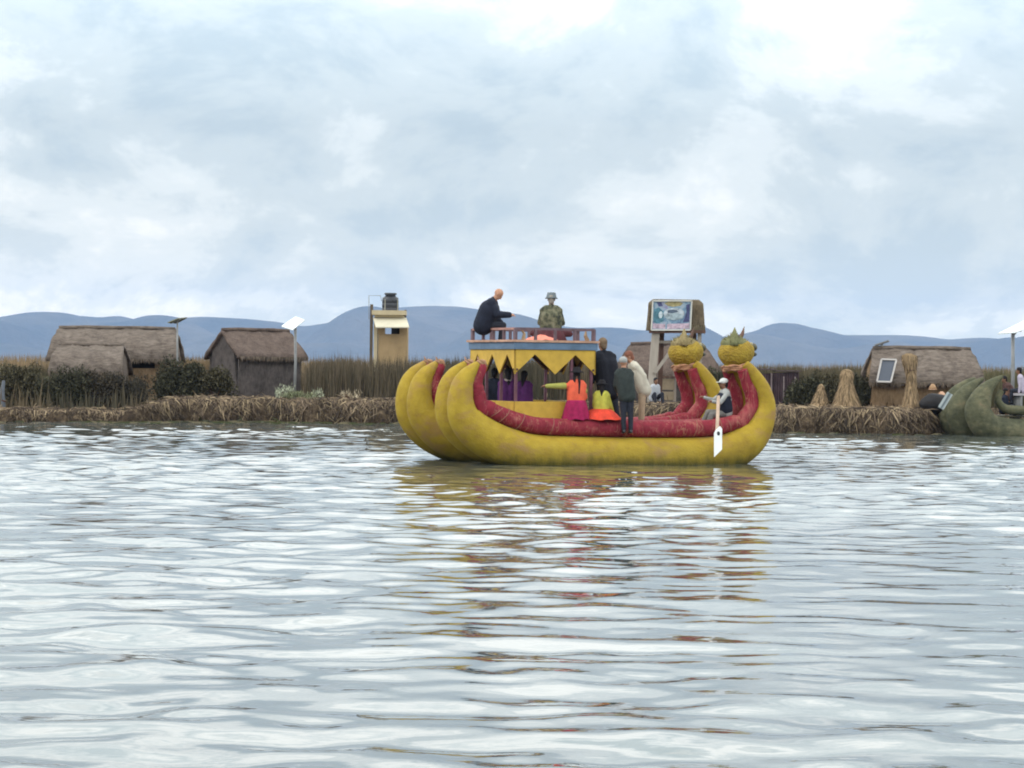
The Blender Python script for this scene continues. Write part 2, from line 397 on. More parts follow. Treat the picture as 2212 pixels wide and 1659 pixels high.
tag(np_mesh('ground', np.array(gv), faces, 4, GM.m, smooth=True), kind='structure')

# hanging and lying straw on the bank
def strands(name, n, fn, mat_, parent=None):
    V = np.zeros((n, 5, 3)); C = np.zeros((n, 5, 3))
    for i in range(n):
        base, d, ln, wd, c, droop = fn()
        d = Vector(d).normalized(); s_ = Vector((1, random.uniform(-.3, .3), random.uniform(-.2, .2)))
        if abs(d.x) > .8: s_ = Vector((0, .4, 1))
        s_ = s_.normalized() * wd * .5; b = Vector(base); mid = b + d * ln * .55; tip = b + d * ln + Vector((0, 0, -droop))
        V[i] = [b - s_, b + s_, mid + s_ * .8, mid - s_ * .8, tip]; C[i] = c
    F_ = []
    b = np.arange(n) * 5
    tri = np.concatenate([np.stack([b, b + 1, b + 2], -1), np.stack([b, b + 2, b + 3], -1), np.stack([b + 3, b + 2, b + 4], -1)])
    return np_mesh(name, V.reshape(-1, 3), tri, 3, mat_, C.reshape(-1, 3))
def strawcol(bright=1.0):
    r = random.random()
    c = (.30, .225, .14) if r < .20 else ((.155, .112, .076) if r < .60 else (.055, .040, .030))
    j = random.uniform(.7, 1.3) * bright; return (c[0] * j, c[1] * j, c[2] * j)
def bankstraw():
    x = random.uniform(-21, 19.5); g = gtop(x); hi = g > .6
    cl_ = .5 + .5 * math.sin(x * 2.3 + 1.3 * math.sin(x * .9)) ; z = g * random.uniform(.25, 1.03)
    if random.random() < .45: z = g * random.uniform(.9, 1.05)
    y = shore(x) + .05 + (z / g) * .3 - .1 + random.uniform(-.12, .12)
    d = (random.gauss(0, .55), -random.uniform(.05, .5), -random.uniform(.3, 1))
    wet_shade = min(1, .35 + .75 * (z / g) ** 1.2); return (x, y, z), d, random.uniform(.1, .5) * (1 if hi else .5), random.uniform(.012, .045), strawcol((.75 + .5 * cl_) * wet_shade), .03  # lower straw darkened: painted undercut shade along with damp
tag(strands('straw_fringe', 17000, bankstraw, M_strand), kind='stuff')
def topstraw():
    x = random.uniform(-21, 19.5); y = shore(x) + random.uniform(.2, 3.5)
    return (x, y, gtop(x) + random.uniform(-.02, .08)), (random.gauss(0, 1), random.gauss(0, .6), random.uniform(-.05, .22)), random.uniform(.15, .45), .03, strawcol(1.05), .05
tag(strands('straw_litter', 9000, topstraw, M_strand), kind='stuff')

# reeds
def lerp3(a, b, t): return tuple(a[i] * (1 - t) + b[i] * t for i in range(3))
def reeds(name, n, x0, x1, y0, y1, top0, top1, c_lo, c_hi, base=.3, wd=(.03, .07), mask=None, ragged=.10):
    def fn():
        while True:
            x = random.uniform(x0, x1); y = random.uniform(y0, y1)
            if mask is None or mask(x, y): break
        tz = top0 + (top1 - top0) * (x - x0) / (x1 - x0)
        tz += .10 * math.sin(x * .9 + y) + .06 * math.sin(x * 2.7) + random.gauss(0, ragged) - (.25 if random.random() < .3 else 0)
        cl_ = .5 + .5 * math.sin(x * .55 + 1.7 * math.sin(x * .31 + y * .12)); c = lerp3(c_lo, c_hi, min(1, max(0, cl_ + random.uniform(-.4, .4))))
        j = random.uniform(.65, 1.35)
        return (x, y, base), (random.gauss(0, .10), random.gauss(0, .10), 1), max(.3, tz - base), random.uniform(*wd), tuple(q * j for q in c), 0
    return tag(strands(name, n, fn, M_reed), kind='stuff')
OL = (.075, .066, .036); TAN = (.25, .175, .10); DK = (.052, .046, .030); BR = (.14, .105, .065)
reeds('reed_bed', 42000, -42, 42, 112, 150, 2.22, 2.24, BR, TAN, wd=(.03, .07))
reeds('reed_bed', 13000, -7.4, 3.5, 93, 104, 2.12, 2.18, DK, (.125, .095, .062), base=.7, wd=(.015, .04), ragged=.14, mask=lambda x, y: not (-5.7 < x < -3.7 and y > 97.5))
reeds('reed_bed', 2600, -20, -13.5, 92.5, 100, 1.75, 1.6, DK, OL, base=.4, mask=lambda x, y: y < 93.2 or x < -17.4)
reeds('reed_bed', 7000, 7.6, 13, 90.5, 101, 2.02, 2.05, DK, (.10, .082, .05), base=.7)
reeds('reed_bed', 3800, 15.9, 20.5, 90, 100, 1.95, 2.15, OL, (.11, .10, .055), base=.7)
reeds('reed_bed', 1800, -13.2, -11.2, 99, 104, 2.1, 2.1, OL, TAN, base=.7)

reeds('reed_bed', 320, -19, -12.2, 87.3, 88.4, 1.0, .9, (.05, .045, .03), (.12, .09, .055), base=.3, ragged=.28, mask=lambda x, y: y > shore(x) + .5)
# bushes and plants
def bush(name, label, c, r, n, cols, seed, leaf=.07, group=None, cat='bush', spiky=0):
    rnd = random.Random(seed); t = thing(name, label, cat, c, 0, group)
    V = []; C = []; lob = [(rnd.uniform(-.6, .6) * r[0], rnd.uniform(-.5, .5) * r[1], rnd.uniform(.15, .78) * r[2], rnd.uniform(.28, .5)) for _ in range(13)]
    for i in range(n):
        q = lob[rnd.randrange(13)]; d = Vector((rnd.gauss(0, 1), rnd.gauss(0, 1), rnd.gauss(0, 1))).normalized() * (rnd.random() ** .45)
        p_ = Vector((q[0] + d.x * r[0] * q[3], q[1] + d.y * r[1] * q[3], max(.02, q[2] + d.z * r[2] * q[3])))
        u = Vector((rnd.gauss(0, 1), rnd.gauss(0, 1), rnd.gauss(0, 1) + 1.0 + spiky)).normalized() * leaf * rnd.uniform(.8, 2.0)
        s_ = u.cross(Vector((rnd.gauss(0, 1), rnd.gauss(0, 1), rnd.gauss(0, 1)))).normalized() * leaf * rnd.uniform(.3, .6) * (.4 if spiky else 1)
        V += [p_ - s_, p_ + s_ * .9, p_ + u]; c_ = lerp3(cols[0], cols[1], rnd.random()); j = rnd.uniform(.6, 1.4); C += [tuple(k * j for k in c_)] * 3
    V = np.array([tuple(q) for q in V]); f = np.arange(len(V)).reshape(-1, 3)
    np_mesh('foliage', V, f, 3, M_leaf, np.array(C), t)
    s2 = MB()
    for q in lob[:7]: s2.tube([(q[0] * .2, q[1] * .2, 0), (q[0] * .6, q[1] * .6, q[2] * .6), (q[0], q[1], q[2])], [.03, .02, .008], 6)
    s2.build('stem', M_brownwood, t); return t
G1 = ((.036, .033, .020), (.10, .086, .05)); G2 = ((.026, .027, .018), (.075, .070, .042)); G3 = ((.045, .038, .030), (.10, .08, .055))
def bx(x, Y, ground=None):
    q = P(x, 850, Y); return (q.x, Y, (gtop(q.x) if ground is None else ground) - .05)
gb = 'bushes on the left shore'
bush('bush', 'olive bush at the left edge of the island, left of the long hut', bx(50, 89.0), (1.0, .6, 1.5), 5200, G1, 1, group=gb)
bush('bush', 'dark green bush in front of the left end of the long thatched hut', bx(138, 88.6), (1.05, .6, 1.45), 5600, G2, 2, group=gb)
bush('bush', 'brownish green bush in front of the middle of the long thatched hut', bx(215, 88.8), (1.0, .6, 1.25), 4200, ((.03, .026, .02), (.075, .06, .04)), 3, group=gb)
bush('bush', 'low dark bush below the shaded opening of the long hut', bx(275, 89.0), (.85, .5, 1.15), 4200, ((.026, .024, .02), (.065, .055, .038)), 4, group=gb)
bush('bush', 'darkest green round bush between the two huts on the left', bx(390, 92.4), (1.05, .6, 1.35), 6800, G2, 5, group=gb)
bush('bush', 'olive bush covering the left corner of the gabled hut', bx(465, 92.4), (.85, .5, 1.05), 4500, G1, 6, group=gb)
bush('bush', 'dark bush just left of the small straw cone', bx(1735, 88.2), (.8, .5, 1.0), 4200, G2, 7, group='bushes on the right shore')
bush('bush', 'dark bush between the two straw cones', bx(1790, 89.2), (.8, .5, 1.2), 4200, G1, 8, group='bushes on the right shore')
bush('bush', 'dark bush against the left wall of the hut with the framed solar panel', bx(1865, 88.8), (.55, .5, 1.2), 3600, G2, 9, group='bushes on the right shore')
bush('bush', 'olive green bush behind the two animal heads of the yellow boat', bx(1570, 96.0), (1.0, .6, 1.3), 5200, ((.03, .035, .022), (.075, .075, .045)), 10, group='bushes on the right shore')
PALE = ((.22, .24, .16), (.55, .56, .42))
bush('flowering_plant', 'pale spiky plant with whitish leaves at the foot of the bright solar panel pole', bx(612, 90.7), (.42, .3, .55), 650, PALE, 11, .06, 'pale plants on the bank', 'plant', 2)
bush('flowering_plant', 'lower pale green plant sprawling right of the spiky whitish plant', bx(645, 90.7), (.75, .3, .38), 800, ((.10, .12, .05), (.32, .33, .20)), 12, .06, 'pale plants on the bank', 'plant', 2)
bush('flowering_plant', 'small plant with a white flower head farther right on the bank', bx(684, 90.9), (.28, .2, .42), 260, PALE, 13, .06, 'pale plants on the bank', 'plant', 2)
bush('flowering_plant', 'thin tuft of dry stalks on the bank near the yellow boat stern', bx(758, 90.7), (.45, .2, .42), 160, ((.3, .24, .16), (.5, .42, .3)), 14, .08, 'pale plants on the bank', 'plant', 3)

# ------------------------------------------------------------------ huts
def roofmesh(prof_, lb, lt, nl=26, jit=.025, thick=.12, seed=0):
    """roof: prof_ list of (y, z); half length goes from lb at the eaves to lt at the ridge"""
    rnd = random.Random(seed); zs = [q[1] for q in prof_]; z0, z1 = min(zs), max(zs); V = []; m = len(prof_)
    for lay in (0, 1):
        for (y, z) in prof_:
            t_ = (z - z0) / (z1 - z0); h = lb + (lt - lb) * t_ ** 1.3
            for i in range(nl + 1):
                u = -1 + 2 * i / nl; ex = -thick if lay else 0
                V.append(Vector((u * h + rnd.uniform(-jit, jit), y * (1 if not lay else .94) + rnd.uniform(-jit, jit), z + ex + rnd.uniform(-jit, jit) + .02 * math.sin(u * 9 + y))))
    f = []; w_ = nl + 1; o2 = m * w_
    for a in range(m - 1):
        for i in range(nl):
            f.append((a * w_ + i, a * w_ + i + 1, (a + 1) * w_ + i + 1, (a + 1) * w_ + i))
            f.append((o2 + a * w_ + i, o2 + (a + 1) * w_ + i, o2 + (a + 1) * w_ + i + 1, o2 + a * w_ + i + 1))
    for a in range(m - 1):
        for i in (0, nl): f.append((a * w_ + i, (a + 1) * w_ + i, o2 + (a + 1) * w_ + i, o2 + a * w_ + i))
    for i in range(nl):
        for a in (0, m - 1): f.append((a * w_ + i, a * w_ + i + 1, o2 + a * w_ + i + 1, o2 + a * w_ + i))
    return V, f
def fringe(t, n, lb, y, z, seed, cols=1.0, end=0):
    rnd = random.Random(seed); mb = MB(); mb.cur = (1, 1, 1)
    for i in range(n):
        x = rnd.uniform(-lb, lb); l_ = rnd.uniform(.06, .2); wd = rnd.uniform(.015, .04); c = rnd.uniform(.5, 1.2) * cols
        mb.cur = (.15 * c, .115 * c, .088 * c); yy = y + rnd.uniform(-.03, .03)
        mb.add([(x - wd, yy, z + .03), (x + wd, yy, z + .03), (x + rnd.uniform(-.04, .04), yy + rnd.uniform(-.03, .03), z - l_)], [(0, 1, 2)])
    return mb.build('eave_fringe', M_strand, t)
def hut(label, loc, rz, lb, lt, wd, eave, ridge, wallh, bulge, rm, wm, seed, wl=None, openings=(), group='thatched huts on the reed island', arch=0):
    """lb/lt half lengths, wd half width, heights above the hut's base"""
    t = thing('thatched_hut', label, 'hut', loc, rz, group)
    pr = []
    for k in range(13):
        u = -1 + 2 * k / 12; a_ = 1 - abs(u); y = u * wd
        z = eave + (ridge - eave) * (a_ ** (1 - bulge)); pr.append((y, z))
    V, f = roofmesh(pr, lb, lt, seed=seed); mb = MB(); mb.add(V, f); ro = mb.build('roof', rm, t, True)
    # ridge roll, a sub-part of the roof
    rd = MB(); rd.tube([(-lt + .02, 0, ridge), (-lt / 2, 0, ridge + .03), (0, 0, ridge + .02), (lt / 2, 0, ridge + .03), (lt - .02, 0, ridge)], .07, 8); rd.build('ridge_cap', rm, ro, True)
    wl = wl or lb - .15; ww = wd - .28; wz = eave + .12
    wa = MB()
    def wall_panel(x0, x1, z0, z1): wa.box(((x0 + x1) / 2, -ww, (z0 + z1) / 2), (x1 - x0, .08, z1 - z0))
    ops = sorted(openings); x = -wl
    for (a_, b_, c_, d_) in ops:
        wall_panel(x, a_, 0, wz); wall_panel(a_, b_, 0, c_)
        if d_ < wz: wall_panel(a_, b_, d_, wz)
        x = b_
    wall_panel(x, wl, 0, wz)
    wa.build('wall', wm, t, weld=True); wa = MB(); wa.box((0, ww, wz / 2), (2 * wl, .08, wz)); wa.build('wall', wm, t)
    # gable ends follow the roof profile
    for sx in (-1, 1):
        g = MB(); poly = [(-ww - .04, 0)] + [(y * .9, z - .10) for y, z in pr if abs(y) <= ww] + [(ww + .04, 0)]
        xx = sx * (wl if lt > lb * .85 else wl * .99)
        tilt = (lb - lt) * .9
        g.prism(poly, -.04, .04, lambda u, v_, w_: Vector((sx * (wl + .01 - (tilt * max(0, (v_ - eave)) / (ridge - eave))) + w_, u, v_)))
        g.build('gable_wall', wm, t)
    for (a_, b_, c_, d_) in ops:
        m2 = MB(); m2.box(((a_ + b_) / 2, -ww + .35, (c_ + d_) / 2), (b_ - a_ - .02, .05, d_ - c_ - .02)); m2.build('opening_shade', M_dark, t)  # dark sheet paints the shaded interior behind the opening
    fringe(t, int(lb * 160), lb, -wd, eave - .02, seed + 50)
    return t
def onground(x, y, Y): q = P(x, y, Y); return Vector((q.x, Y, gtop(q.x) - .02))
# long hut, far left
q0, q1 = P(98, 770, 97), P(386, 770, 97)
lh = hut('long grey thatched hut with a rounded roof at the far left, tallest end behind bushes', ((q0.x + q1.x) / 2, 98.2, .8), R(3), (q1.x - q0.x) / 2, (q1.x - q0.x) / 2 - .28, 1.35, 1.32, 2.46, 1.3, .52, M_thatch, M_reedwall, 3, openings=((.28, 1.5, .98, 1.40),))
q0, q1 = P(104, 770, 94), P(267, 770, 94)
hut('lower thatched annex joined in front of the long grey hut at the far left', ((q0.x + q1.x) / 2, 95.2, .78), R(2), (q1.x - q0.x) / 2, (q1.x - q0.x) / 2 - .16, 1.6, .85, 1.82, 1.0, .6, M_thatch, M_thatch, 5)
# gabled hut
q = P(520, 772, 94.5); rz = R(33); lb_, wd_ = 1.42, 1.42
cen = Vector((q.x, 94.5, .8)) + Matrix.Rotation(rz, 3, 'Z') @ Vector((lb_ - .12, wd_ - .05, 0))
hut('brown gabled thatched hut with a dark eave line, left of the glint-white solar panel', cen, rz, lb_, lb_ - .02, wd_, 1.45, 2.42, 1.4, .05, M_thatch2, M_darkwall, 8)
# hut behind the sign tower
q0, q1 = P(1328, 760, 97), P(1562, 760, 97)
hut('brown steep thatched hut standing behind the sign tower, half hidden by the boat', ((q0.x + q1.x) / 2, 98.4, .8), 0, (q1.x - q0.x) / 2, (q1.x - q0.x) / 2 - .62, 1.4, .95, 2.12, 1.0, .30, M_thatch2, M_darkwall, 11)
# hut with framed solar panel
q0, q1 = P(1877, 830, 88), P(2127, 830, 88)
h4 = hut('thatched hut with tan reed walls and a framed solar panel on its roof', ((q0.x + q1.x) / 2, 89.2, .82), 0, (q1.x - q0.x) / 2, (q1.x - q0.x) / 2 - .26, 1.3, .82, 1.98, .8, .38, M_thatch, M_reedwall, 14)

# framed solar panel leaning on the roof
def panel(name, label, cat, corners, th, face, frame, group=None, fw=.06):
    """corners: four world points (tl, tr, br, bl)"""
    tl, tr, br, bl = [Vector(c) for c in corners]; c0 = (tl + tr + br + bl) / 4; nrm = (tr - tl).cross(bl - tl).normalized()
    if nrm.y > 0: nrm = -nrm
    t = thing(name, label, cat, c0 - Vector((0, 0, (c0.z - min(q.z for q in (tl, tr, br, bl))))), 0, group); o_ = Vector(t.location)
    m = MB(); n_ = nrm * th; a = [q - o_ for q in (tl, tr, br, bl)]
    m.add(a + [q - n_ for q in a], [(0, 1, 2, 3), (7, 6, 5, 4), (0, 4, 5, 1), (1, 5, 6, 2), (2, 6, 7, 3), (3, 7, 4, 0)])
    m.build('panel_face', face, t)
    m = MB()
    for i in range(4): m.bar(a[i] + nrm * .012, a[(i + 1) % 4] + nrm * .012, fw, th + .05, nrm)
    m.build('frame', frame, t); return t
M_pv = simple('dark_solar_glass', (.060, .070, .095), .12, 2, .25, 0, spec=.5)
M_alu = simple('dull_aluminium', (.42, .39, .37), .1, 4, .5, .1)
panel('solar_module', 'dark solar panel in a pale frame leaning against the roof of the right hut', 'solar panel',
      [P(1904, 777, 87.9), P(1936, 778, 87.9), P(1924, 826, 87.6), P(1894, 825, 87.6)], .03, M_pv, M_alu, fw=.055)
M_glint = simple('white_glint_panel', (.85, .88, .88), .03, 4, .12, 0, spec=.8)  # sky glint on the panels put into a white base colour
# lamps / panels on poles
def polelamp(label, top, base_z, corners, Y, pr=.05, face=M_white, name='solar_lamp', group='panels on poles'):
    q = P(top[0], top[1], Y); t = thing(name, label, 'solar panel', (q.x, Y, base_z), 0, group)
    m = MB(); m.tube([(0, 0, 0), (.02, 0, (q.z - base_z) * .5), (0, 0, q.z - base_z)], pr, 10); m.build('pole', M_metal, t, True)
    o_ = Vector(t.location); a = [P(x, y, Y + dy) - o_ for x, y, dy in corners]
    nrm = (a[1] - a[0]).cross(a[3] - a[0]).normalized(); nrm = nrm if nrm.z > 0 else -nrm
    m = MB(); m.add([v_ + nrm * .02 for v_ in a] + [v_ - nrm * .02 for v_ in a], [(0, 1, 2, 3), (7, 6, 5, 4), (0, 4, 5, 1), (1, 5, 6, 2), (2, 6, 7, 3), (3, 7, 4, 0)])
    m.build('panel_face', face, t); m = MB()
    cn = sum(a, Vector()) / 4
    m.bar(Vector((0, 0, q.z - base_z - .12)), cn - nrm * .03, .05); m.bar(a[0] * .7 + a[3] * .3 - nrm * .035, a[1] * .7 + a[2] * .3 - nrm * .035, .03); m.build('bracket', M_metal, t)
    return t
polelamp('small weathered panel on a thin pole at the right end of the long hut', (383, 703), .8, [(362, 697, -.2), (384, 688, -.2), (404, 686, .25), (382, 698, .25)], 96.0, .035, simple('weathered_panel', (.17, .17, .12), .3))
polelamp('tilted panel with a painted white glint on a grey pole beside the gabled hut', (638, 708), .8, [(608, 705, -.45), (632, 713, -.55), (658, 692, .45), (638, 685, .5)], 92.5, .05, M_glint)
polelamp('tilted panel painted glint-white on a tall pole at the right edge above the moored boat', (2188, 718), .62, [(2156, 721, -.4), (2192, 718.5, -.45), (2240, 702, .5), (2214, 693, .5)], 86.0, .06, M_glint)
polelamp('thin dark panel on a short stub on the ridge of the right hut', (1905, 745), 2.72, [(1889, 745.5, -.1), (1919, 735.5, -.1), (1921, 736.5, .2), (1891, 747, .2)], 89.2, .05, M_metal)

# ------------------------------------------------------------------ water tank tower
YT = 100.0; t = thing('tank_tower', 'narrow yellow ochre tower with a flat slab roof carrying the black water tank', 'tower', (P(845, 780, YT).x, YT, .8))
o_ = Vector(t.location)
def T(x, y, dy=0): return P(x, y, YT + dy) - o_
M_ochre = simple('ochre_plaster', (.34, .235, .125), .14, 2.5, .9, .3); M_ochre2 = simple('pale_plaster', (.44, .36, .23), .12, 3, .9, .3)
def wallbox(m, x0, x1, y0, y1, d0, d1):
    a, b = T(x0, y1, 0), T(x1, y0, 0); m.box(((a.x + b.x) / 2, (d0 + d1) / 2, (a.z + b.z) / 2), (b.x - a.x, d1 - d0, b.z - a.z))
zb = -0.02
m = MB(); wallbox(m, 816, 832, 707, 722, -.02, .1); wallbox(m, 863, 880, 707, 722, -.02, .1); wallbox(m, 816, 880, 722, 862, -.02, .1); m.build('wall', M_ochre, t)
m = MB(); wallbox(m, 876, 880, 700, 862, .1, 1.25); m.build('wall', M_ochre, t)
m = MB(); wallbox(m, 806, 815.5, 688, 862, -.06, 1.2); m.build('side_wall', M_ochre2, t)  # left flank of the tower, coloured paler than the front
m = MB(); wallbox(m, 845, 863.5, 707, 722, .12, .16); m.build('dark_window_half', M_dark, t)  # dark sheet filling one half of the window hole
m = MB(); wallbox(m, 804, 876, 671, 680, -.3, 1.3); wallbox(m, 809, 872, 680, 685, -.15, 1.2); m.build('roof', M_ochre2, t)
a_, b_ = T(806, 686, -.06), T(878, 686, -.06); c_, d_ = T(884, 706, -.75), T(812, 706, -.75)
m = MB(); m.add([a_, b_, c_, d_] + [q - Vector((0, 0, .04)) for q in (a_, b_, c_, d_)], [(0, 1, 2, 3), (7, 6, 5, 4), (0, 4, 5, 1), (1, 5, 6, 2), (2, 6, 7, 3), (3, 7, 4, 0)])
m.build('awning', simple('pale_sheet_awning', (.55, .50, .38), .1, 3, .6, .2), t)
m = MB(); a = T(802, 657); m.box((a.x, .3, a.z / 2), (.11, .11, a.z)); a = T(873, 668); m.box((a.x, 1.2, a.z / 2), (.08, .08, a.z)); m.build('post', simple('dark_post', (.11, .085, .06), .2), t)
m = MB(); m.tube([T(797, 690), T(797, 638.5), T(822, 638.5), T(824, 650)], .012, 6); m.build('pipe', M_metal, t)
tk = thing('water_tank', 'black round water tank with a lid standing on top of the ochre tower', 'water tank', P(843, 675.5, YT + .5)); o2 = Vector(tk.location)
ra = (P(861, 660, YT).x - P(825, 660, YT).x) / 2; hh = P(843, 642, YT).z - P(843, 674, YT).z
m = MB(); m.tube([(0, 0, -.03), (0, 0, 0), (0, 0, hh * .3), (0, 0, hh * .33), (0, 0, hh * .36), (0, 0, hh * .62), (0, 0, hh * .65), (0, 0, hh * .68), (0, 0, hh), (0, 0, hh * 1.12)], [ra * .98, ra, ra, ra * .96, ra, ra, ra * .96, ra, ra * .97, ra * .66], 24); m.build('tank_body', M_blackp, tk, True)
m = MB(); m.tube([(0, 0, hh * 1.10), (0, 0, hh * 1.22), (0, 0, hh * 1.24), (0, 0, hh * 1.34)], [ra * .62, ra * .64, ra * .78, ra * .72], 20); m.build('lid', M_blackp, tk)
m = MB()
for an in (-.5, -2.2): m.tube([(math.cos(an) * ra * .6, math.sin(an) * ra * .6, hh * 1.1), (math.cos(an) * ra * 1.02, math.sin(an) * ra * 1.02, hh * .85), (math.cos(an) * ra * 1.03, math.sin(an) * ra * 1.03, 0)], .018, 6)
m.build('strap', simple('pale_strap', (.30, .29, .24), .1), tk)

# ------------------------------------------------------------------ sign tower
YS = 90.0; q = P(1460, 850, YS); t = thing('sign_tower', 'wooden lookout on stilts with a thatched cabin carrying the painted sign board', 'lookout', (q.x, YS, .8)); o_ = Vector(t.location)
def T(x, y, dy=0): return P(x, y, YS + dy) - o_
m = MB()
a0, a1 = T(1405, 716), T(1494, 648); cx = (a0.x + a1.x) / 2
V = []; xs_ = [T(1404, 680).x, T(1519, 680).x]; zb_, zt_ = T(1460, 714).z, T(1460, 646).z
prf = [(-.10, 0), (-.05, .5), (0, .82), (.12, .96), (.35, 1.0), (.85, 1.0), (1.1, .95), (1.2, .6), (1.25, 0)]
nl = 14; fl = []
for (yy, tz) in prf:
    for i in range(nl + 1):
        u = i / nl; sp_ = .06 * (1 - tz); V.append((xs_[0] - sp_ + (xs_[1] - xs_[0] + 2 * sp_) * u + random.uniform(-.015, .015), yy + random.uniform(-.02, .02), zb_ + (zt_ - zb_) * tz - (.10 if (tz > .9 and (i in (0, nl))) else 0)))
for a in range(len(prf) - 1):
    for i in range(nl): fl.append((a * (nl + 1) + i, a * (nl + 1) + i + 1, (a + 1) * (nl + 1) + i + 1, (a + 1) * (nl + 1) + i))
fl.append(tuple(a * (nl + 1) for a in range(len(prf)))); fl.append(tuple(a * (nl + 1) + nl for a in range(len(prf)))[::-1])
m.add(V, fl); m.build('thatched_cabin', thatch('sign_thatch', (.05, .04, .028), (.13, .10, .065), (.22, .17, .11), (3, 3, .4)), t, False)
mb = MB(); mb.cur = (1, 1, 1)
for i in range(220):
    x = random.uniform(T(1490, 700).x, xs_[1] + .05); c = random.uniform(.5, 1.5); mb.cur = (.10 * c, .08 * c, .05 * c); z = zb_ + random.uniform(-.04, .10)
    mb.add([(x - .02, -.13, z + .1), (x + .02, -.13, z + .1), (x + random.uniform(-.05, .05), -.15, z - random.uniform(.03, .12))], [(0, 1, 2)])
mb.build('thatch_fringe', M_strand, t)
def leg(name, pts, wd, hd=None, m_=M_post):
    m = MB()
    for a, b in zip(pts[:-1], pts[1:]): m.bar(a, b, wd, hd, (1, 0, 0))
    return m.build(name, m_, t)
g_ = Vector((0, 0, 0))
def foot(v_): return Vector((v_.x, v_.y, 0))
leg('leg', [T(1417, 714, .05), T(1410, 800, .05), foot(T(1406, 862, .05))], .26)
leg('leg', [T(1430, 714, .5), foot(T(1424, 862, .5))], .16, None, M_brownwood)
leg('leg', [T(1511, 714, .05), foot(T(1511, 862, .05))], .13)
leg('leg', [T(1500, 714, 1.0), foot(T(1500, 862, 1.0))], .14, None, M_brownwood)
leg('brace', [T(1414, 806, -.12), T(1478, 719, -.12)], .11)
leg('brace', [T(1420, 739, .2), T(1510, 737, .2)], .09)
leg('floor_beam', [T(1402, 716.5, -.1), T(1524, 716.5, -.1)], .10, .10, M_brownwood)
# the sign board: flat painted panel in a white frame
def SG(u, v_, d=0):      # u, v in 0..1 across the board
    a = T(1408 + 84 * u, 650 + 63 * v_, 0); return Vector((a.x + (v_ - .5) * -.05, -.17 - d, a.z))
sb = MB()
def quad(m, pts, d, th=.012):
    a = [SG(u, v_, d) for u, v_ in pts]; b = [q_ + Vector((0, th, 0)) for q_ in a]; n = len(a)
    m.add(a + b, [tuple(range(n)), tuple(range(2 * n - 1, n - 1, -1))] + [(i, n + i, n + (i + 1) % n, (i + 1) % n) for i in range(n)])
quad(sb, [(0, 0), (1, 0), (1, 1), (0, 1)], 0, .03)
SM = Mat('sign_paint', .6, .3); SM.color(SM.ramp(SM.noise(3.5, (1, 1, 1), 5, .6, .8), [(.35, (.10, .15, .24)), (.48, (.17, .27, .36)), (.56, (.30, .36, .42)), (.68, (.22, .20, .33))]))
board = sb.build('sign_board', SM.m, t)
def ellip(cu, cv, ru, rv, n=24, a0=0, a1=2 * PI): return [(cu + ru * math.cos(a0 + (a1 - a0) * i / n), cv + rv * math.sin(a0 + (a1 - a0) * i / n)) for i in range(n)]
for nm, c, polys, d in (
    ('teal_picture', (.07, .17, .22), [[(.04, .30), (.16, .22), (.30, .38), (.30, .70), (.14, .78), (.04, .74)]], .004),
    ('dark_picture', (.055, .06, .14), [[(.86, .14), (.96, .10), (.96, .72), (.80, .74), (.88, .40)], [(.10, .05), (.22, .04), (.27, .18), (.16, .2)]], .004),
    ('straw_arch', (.30, .25, .12), [[(.30, .08), (.42, .02), (.66, .02), (.78, .08), (.72, .17), (.52, .21), (.38, .17)]], .004),
    ('grey_oval', (.40, .44, .48), [ellip(.56, .44, .27, .20)], .008),
    ('lower_oval', (.28, .34, .37), [ellip(.57, .54, .24, .12)], .012),
    ('pale_oval', (.55, .62, .66), [ellip(.22, .48, .05, .12)], .009),  # pale patch belonging to the sign picture
    ('blurred_lettering', (.075, .10, .14), [[(.40, .33), (.50, .30), (.63, .32), (.66, .38), (.52, .43), (.40, .41)]], .014),
    ('pink_strip', (.42, .32, .38), [[(.03, .78), (.36, .80), (.35, .96), (.03, .95)], [(.40, .79), (.97, .77), (.97, .95), (.40, .97)]], .004)):
    mm = MB()
    mp_ = simple(nm, c, .45, 9, .6, 0)
    for pl in polys: mm = MB(); quad(mm, pl, d, .003); mm.build(nm, mp_, board)
fr = MB(); cs = [SG(0, 0), SG(1, 0), SG(1, 1), SG(0, 1)]
for i in range(4): fr.bar(cs[i] - Vector((0, .02, 0)), cs[(i + 1) % 4] - Vector((0, .02, 0)), .045, .045, (0, 1, 0))
fr.build('sign_frame', simple('frame_white', (.55, .53, .48), .1), t)

# shelf stand beside the sign tower, shed, straw cones, totem
q = P(1441, 850, 92); t = thing('shelf_stand', 'pale wooden shelf stand on the shore right of the sign tower leg', 'stand', (q.x, 92, .8)); o_ = Vector(t.location)
def T(x, y, dy=0): return P(x, y, 92 + dy) - o_
m = MB()
for x in (1424, 1459): a = T(x, 790); m.box((a.x, 0, a.z / 2), (.07, .07, a.z)); m.box((a.x, .5, a.z / 2), (.07, .07, a.z))
m.build('post', M_wood, t)
for y0, y1 in ((818, 842), (846, 864)):
    m = MB(); a, b = T(1426, y1), T(1457, y0); m.box(((a.x + b.x) / 2, .02, (a.z + b.z) / 2), (b.x - a.x, .04, b.z - a.z)); m.build('panel', simple('tan_board', (.27, .21, .14), .15), t)
m = MB(); a, b = T(1422, 814), T(1461, 814); m.box(((a.x + b.x) / 2, .25, a.z), (b.x - a.x, .6, .05)); m.build('shelf', M_brownwood, t)
q0, q1 = P(1638, 850, 89), P(1726, 850, 89); t = thing('shed', 'dark maroon corrugated shed on the shore right of the yellow boat bow', 'shed', ((q0.x + q1.x) / 2, 89.8, .8)); hw = (q1.x - q0.x) / 2
m = MB(); V = []; nn = 60; hsh = P(1680, 806, 89).z - .8
